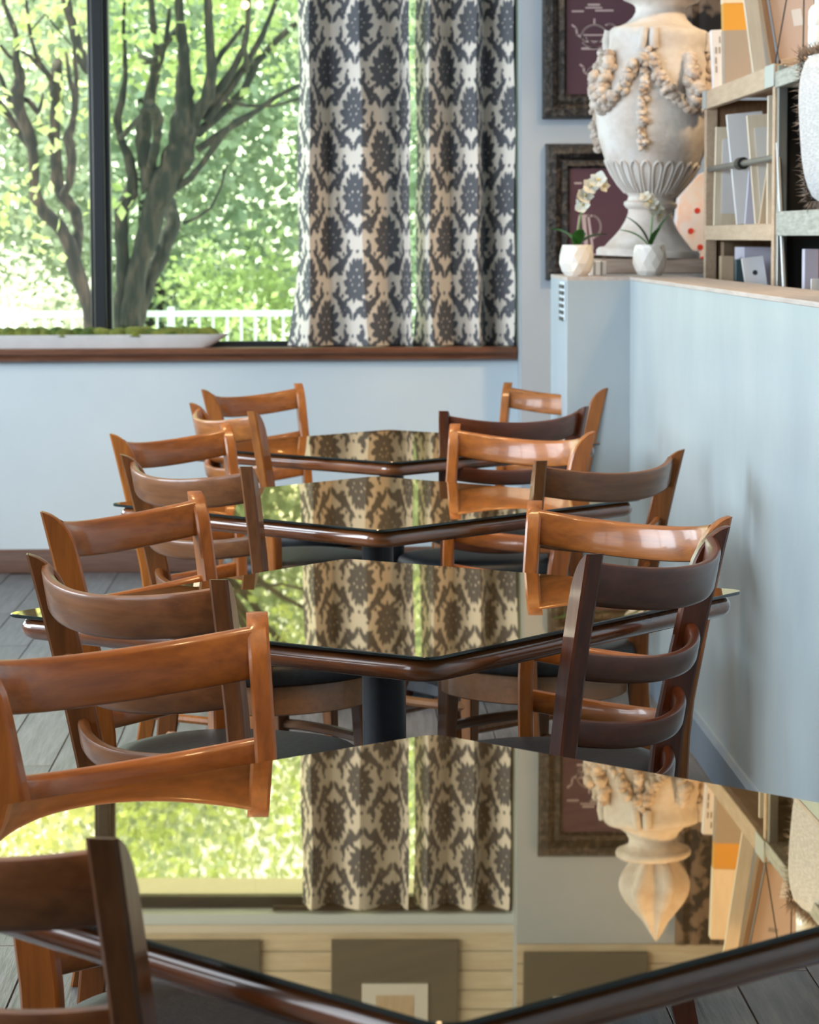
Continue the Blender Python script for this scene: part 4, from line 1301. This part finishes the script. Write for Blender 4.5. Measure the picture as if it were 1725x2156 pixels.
TREE_R = [[[-1.198,16.0,0.828,0.0726],[-1.182,16.0,0.889,0.0698],[-1.15,16.0,1.136,0.0614],[-1.088,16.0,1.361,0.0614],[-1.034,15.999,1.565,0.0726],[-0.955,15.999,1.728,0.0837],[-0.881,15.999,1.881,0.0865],[-0.854,15.999,2.013,0.0809],[-0.847,15.999,2.155,0.0614],[-0.851,15.999,2.276,0.053],[-0.844,15.998,2.397,0.0391],[-0.853,15.998,2.509,0.0335],[-0.867,15.998,2.64,0.0279],[-0.875,15.998,2.78,0.0251],[-0.888,15.998,3.011,0.0195]],[[-0.93,16.0,1.657,0.0223],[-0.82,15.967,1.737,0.0195],[-0.746,15.934,1.817,0.0195],[-0.646,15.901,1.958,0.0194],[-0.557,15.868,2.057,0.0166],[-0.444,15.835,2.106,0.0166],[-0.321,15.802,2.189,0.0138],[-0.179,15.769,2.262,0.011]],[[-1.141,16.0,0.879,0.0447],[-1.107,16.062,1.031,0.0448],[-1.063,16.123,1.175,0.045],[-1.013,16.185,1.277,0.048],[-0.974,16.246,1.391,0.051],[-0.94,16.308,1.495,0.0484],[-0.963,16.369,1.6,0.0428],[-1.034,16.431,1.675,0.0401]],[[-1.234,16.0,0.869,0.0447],[-1.237,16.008,1.033,0.0391],[-1.225,16.015,1.187,0.0391],[-1.228,16.023,1.392,0.0391],[-1.226,16.03,1.546,0.0419],[-1.174,16.038,1.658,0.042],[-1.158,16.045,1.75,0.0364],[-1.187,16.053,1.873,0.028],[-1.237,16.06,1.996,0.0224],[-1.247,16.068,2.077,0.0252],[-1.22,16.075,2.18,0.0224],[-1.196,16.083,2.312,0.0168],[-1.199,16.09,2.465,0.014],[-1.205,16.098,2.648,0.0112],[-1.187,16.105,2.851,0.0084]],[[-1.058,16.0,1.667,0.0558],[-1.071,16.041,1.811,0.0476],[-1.096,16.083,1.955,0.0477],[-1.097,16.124,2.059,0.045],[-1.068,16.165,2.163,0.0367],[-1.045,16.207,2.288,0.0339],[-1.023,16.248,2.424,0.034],[-0.993,16.29,2.509,0.0256],[-0.927,16.331,2.594,0.0199],[-0.903,16.372,2.638,0.0143]],[[-1.051,16.0,1.8,0.0279],[-1.008,15.908,1.949,0.025],[-0.99,15.816,2.066,0.0331],[-1.014,15.723,2.122,0.0329],[-1.027,15.631,2.148,0.0327]],[[-1.018,16.0,2.413,0.0223],[-1.093,16.14,2.427,0.0225],[-1.128,16.28,2.477,0.0142],[-1.156,16.419,2.526,0.0086]],[[-1.002,16.0,2.458,0.0223],[-1.015,15.863,2.579,0.0221],[-1.014,15.726,2.678,0.0192],[-1.016,15.588,2.784,0.0163]],[[-0.955,16.0,2.519,0.014],[-0.94,16.036,2.643,0.014],[-0.934,16.073,2.716,0.0112]],[[-0.839,16.0,1.992,0.0391],[-0.764,15.959,2.122,0.039],[-0.705,15.917,2.211,0.0389],[-0.686,15.876,2.349,0.036],[-0.693,15.835,2.497,0.0304],[-0.698,15.793,2.643,0.0248],[-0.696,15.752,2.799,0.022]],[[-0.746,16.0,2.114,0.0279],[-0.651,15.971,2.234,0.0279],[-0.567,15.942,2.353,0.0223],[-0.499,15.914,2.482,0.0194],[-0.476,15.885,2.6,0.0166],[-0.469,15.856,2.728,0.0138],[-0.477,15.827,2.865,0.011]],[[-0.731,16.0,2.063,0.0251],[-0.591,15.999,2.245,0.0223],[-0.487,15.998,2.397,0.0223],[-0.394,15.997,2.558,0.0167],[-0.321,15.996,2.729,0.014],[-0.258,15.995,2.9,0.0112]],[[-0.778,16.0,1.992,0.0279],[-0.636,16.064,2.116,0.0252],[-0.513,16.128,2.242,0.0253],[-0.441,16.193,2.409,0.0254],[-0.328,16.257,2.536,0.0199],[-0.203,16.321,2.653,0.0171],[-0.078,16.385,2.751,0.0143]],[[-0.779,16.0,1.901,0.0251],[-0.623,15.984,2.006,0.0223],[-0.489,15.967,2.081,0.0167],[-0.406,15.951,2.141,0.0139]],[[-0.702,16.0,2.337,0.0167],[-0.629,15.993,2.457,0.0167],[-0.536,15.986,2.568,0.0139],[-0.499,15.979,2.617,0.0112]],[[-0.866,16.0,1.475,0.0112],[-0.782,15.981,1.508,0.0084],[-0.699,15.962,1.569,0.0084],[-0.641,15.942,1.685,0.007],[-0.603,15.923,1.817,0.0056]],[[-1.218,16.0,1.973,0.0167],[-1.131,15.807,2.046,0.0165],[-1.077,15.614,2.078,0.0136]],[[-0.487,16.0,2.356,0.0167],[-0.486,15.809,2.445,0.0138],[-0.494,15.617,2.501,0.0109]],[[-0.642,16.0,2.195,0.014],[-0.492,16.073,2.157,0.0112],[-0.329,16.145,2.16,0.0084],[-0.185,16.218,2.204,0.0085]]]
def leaves_mesh(name, m, pts, size, seed, parent):
    r0 = np.random.RandomState(seed)
    P = np.asarray(pts, float)
    n = len(P)
    d = r0.normal(size=(n, 3))
    d /= np.linalg.norm(d, axis=1)[:, None]
    w = np.cross(d, r0.normal(size=(n, 3)))
    w /= np.linalg.norm(w, axis=1)[:, None]
    nn = np.cross(d, w)
    s = size * r0.uniform(.6, 1.3, size=(n, 1))
    v = np.stack([P - d * s * .5, P + w * s * .30 + nn * s * .08, P + d * s * .5, P - w * s * .30 + nn * s * .08], 1).reshape(-1, 3)
    me = bpy.data.meshes.new(name)
    me.vertices.add(4 * n)
    me.vertices.foreach_set('co', v.reshape(-1))
    me.loops.add(4 * n)
    me.loops.foreach_set('vertex_index', np.arange(4 * n))
    me.polygons.add(n)
    me.polygons.foreach_set('loop_start', np.arange(0, 4 * n, 4))
    me.polygons.foreach_set('loop_total', np.full(n, 4))
    me.update()
    me.validate()
    me.materials.append(M[m])
    o = bpy.data.objects.new(name, me)
    COL.objects.link(o)
    o.parent = parent
    o['kind'] = 'stuff'
    return o
def cloud(c, r, n, nclump, seed, cl=.33):
    r0 = np.random.RandomState(seed)
    cs = r0.normal(size=(nclump, 3))
    cs /= np.linalg.norm(cs, axis=1)[:, None]
    cs *= r0.uniform(.35, 1.0, size=(nclump, 1)) ** .5
    k = r0.randint(0, nclump, n)
    p = cs[k] + r0.normal(size=(n, 3)) * cl * .45
    return p * np.array(r) + np.array(c)
def garden_tree(name, branches, base, label, lf, seed):
    t = empty(name, base)
    tag(t, label, 'tree', 'trees close to the window')
    for i, br in enumerate(branches):
        path = [(p[0] - base[0], p[1] - base[1], p[2] - base[2]) for p in br]
        rad = [p[3] for p in br]
        if i == 0:
            path = [(path[0][0], path[0][1], 0.0)] + path
            rad = [rad[0] * 1.35] + rad
        # resample for knobbly bark
        r0 = random.Random(seed + i)
        P, R = [], []
        for k in range(len(path) - 1):
            for f in (0, .34, .67):
                q = Vector(path[k]).lerp(Vector(path[k + 1]), f)
                rr = rad[k] * (1 - f) + rad[k + 1] * f
                P.append(tuple(q + Vector((r0.uniform(-1, 1), r0.uniform(-1, 1), 0)) * rr * .13))
                R.append(rr * r0.uniform(.88, 1.12))
        P.append(path[-1])
        R.append(rad[-1])
        MB().tube(P, R, 9).build('trunk' if i == 0 else 'branch', 'bark', t, smooth=70)
    for (c, r, n, nc, m, s) in lf:
        leaves_mesh('foliage', m, cloud((c[0] - base[0], c[1] - base[1], c[2] - base[2]), r, n, nc, seed + n), s, seed + nc, t)
    return t
bl, br_ = TREE_L[0][0], TREE_R[0][0]
garden_tree('crepe_myrtle', TREE_L, (bl[0], bl[1], GZ), 'multi-stemmed tree seen through the left window pane', 
            [((-1.9, 15.9, 3.4), (1.0, .7, 1.5), 1500, 50, 'leaf_a', .085), ((-1.55, 15.1, 1.75), (.45, .25, .5), 90, 8, 'leaf_a', .075), ((-2.0, 15.6, 6.0), (1.8, 1.5, 1.6), 2500, 60, 'leaf_a', .10)], 21)
garden_tree('crepe_myrtle', TREE_R, (br_[0], br_[1], GZ), 'forked multi-stemmed tree right of the black mullion',
            [((-.75, 16.4, 3.3), (1.3, .8, 1.2), 1700, 60, 'leaf_a', .085), ((.2, 16.5, 3.0), (.9, .7, .9), 800, 40, 'leaf_b', .085), ((-.5, 16.3, 6.0), (2.2, 1.6, 1.7), 3000, 70, 'leaf_a', .10)], 47)
spots = [(-9.5, 27, 3.0, 3.2, 4.2, 'leaf_b'), (-6.0, 24, 2.2, 2.6, 3.0, 'leaf_c'), (-3.7, 29, 4.2, 2.6, 4.6, 'leaf_b'), (-1.6, 23.5, 2.6, 1.5, 2.6, 'leaf_d'), (-.2, 27, 4.4, 2.4, 4.8, 'leaf_b'),
         (1.6, 23, 2.4, 1.7, 2.8, 'leaf_d'), (3.8, 27, 3.8, 2.6, 4.6, 'leaf_b'), (7.5, 26, 3.2, 3.0, 4.2, 'leaf_d'), (-2.9, 21.6, .45, 1.5, .9, 'leaf_c'), (-.7, 21.2, .35, 1.0, .9, 'leaf_a'), (.9, 21.4, .5, 1.1, 1.1, 'leaf_d'),
         (-6.2, 34, 6.5, 3.0, 5.5, 'leaf_b'), (2.2, 33, 7.0, 3.2, 5.5, 'leaf_a')]
words = ['broad tree far to the left beyond the railing', 'pale sunlit bush in the left pane beyond the railing', 'tall green tree in the middle distance behind the left tree', 'dense dark green shrub behind the forked tree',
         'tall green tree in the middle distance right of the forked tree', 'deep green bush hidden behind the curtain', 'tall tree behind the right curtain panel', 'broad tree far to the right behind the wall',
         'low pale shrub behind the railing in the left pane', 'low bright shrub behind the railing, right of the trunk', 'low green shrub behind the railing beside the curtain', 'tallest pale tree on the slope at the left', 'tallest light tree on the slope at the right']
for i, (x, y, z, rx, rz, m) in enumerate(spots):
    big = rz > 2
    t = empty('garden_tree' if big else 'garden_shrub', (x, y, GZ))
    tag(t, words[i], 'tree' if big else 'shrub', 'greenery beyond the railing')
    if big:
        MB().tube([(0, 0, 0), (.05, 0, z * .5), (0, .05, z - GZ)], [.16, .12, .06], 8).build('trunk', 'bark', t, smooth=60)
    leaves_mesh('foliage', m, cloud((0, 0, z - GZ), (rx, rx * .8, rz), int(15000 if big else 4200), 130 if big else 50, 100 + i), .115 if big else .075, 200 + i, t)
# white railing
rl = empty('garden_railing', (0, 19.5, GZ))
tag(rl, 'white metal railing with thin uprights in the garden', 'railing')
MB().span(-4.2, 3.2, -.02, .02, .872 - GZ - .04, .872 - GZ).build('top_rail', 'rail_white', rl)
MB().span(-4.2, 3.2, -.015, .015, .10, .13).build('bottom_rail', 'rail_white', rl)
pm = None
for k in range(74):
    x = -4.15 + .1 * k
    if k % 12 == 6:
        MB().span(x - .025, x + .025, -.025, .025, 0, .90 - GZ).build('post', 'rail_white', rl)
        continue
    if pm is None:
        pm = MB().span(-.009, .009, -.009, .009, .13, .832 - GZ).build('baluster', 'rail_white', rl)
        pm.location = (x, 0, 0)
    else:
        o = pm.copy()
        COL.objects.link(o)
        o.location = (x, 0, 0)
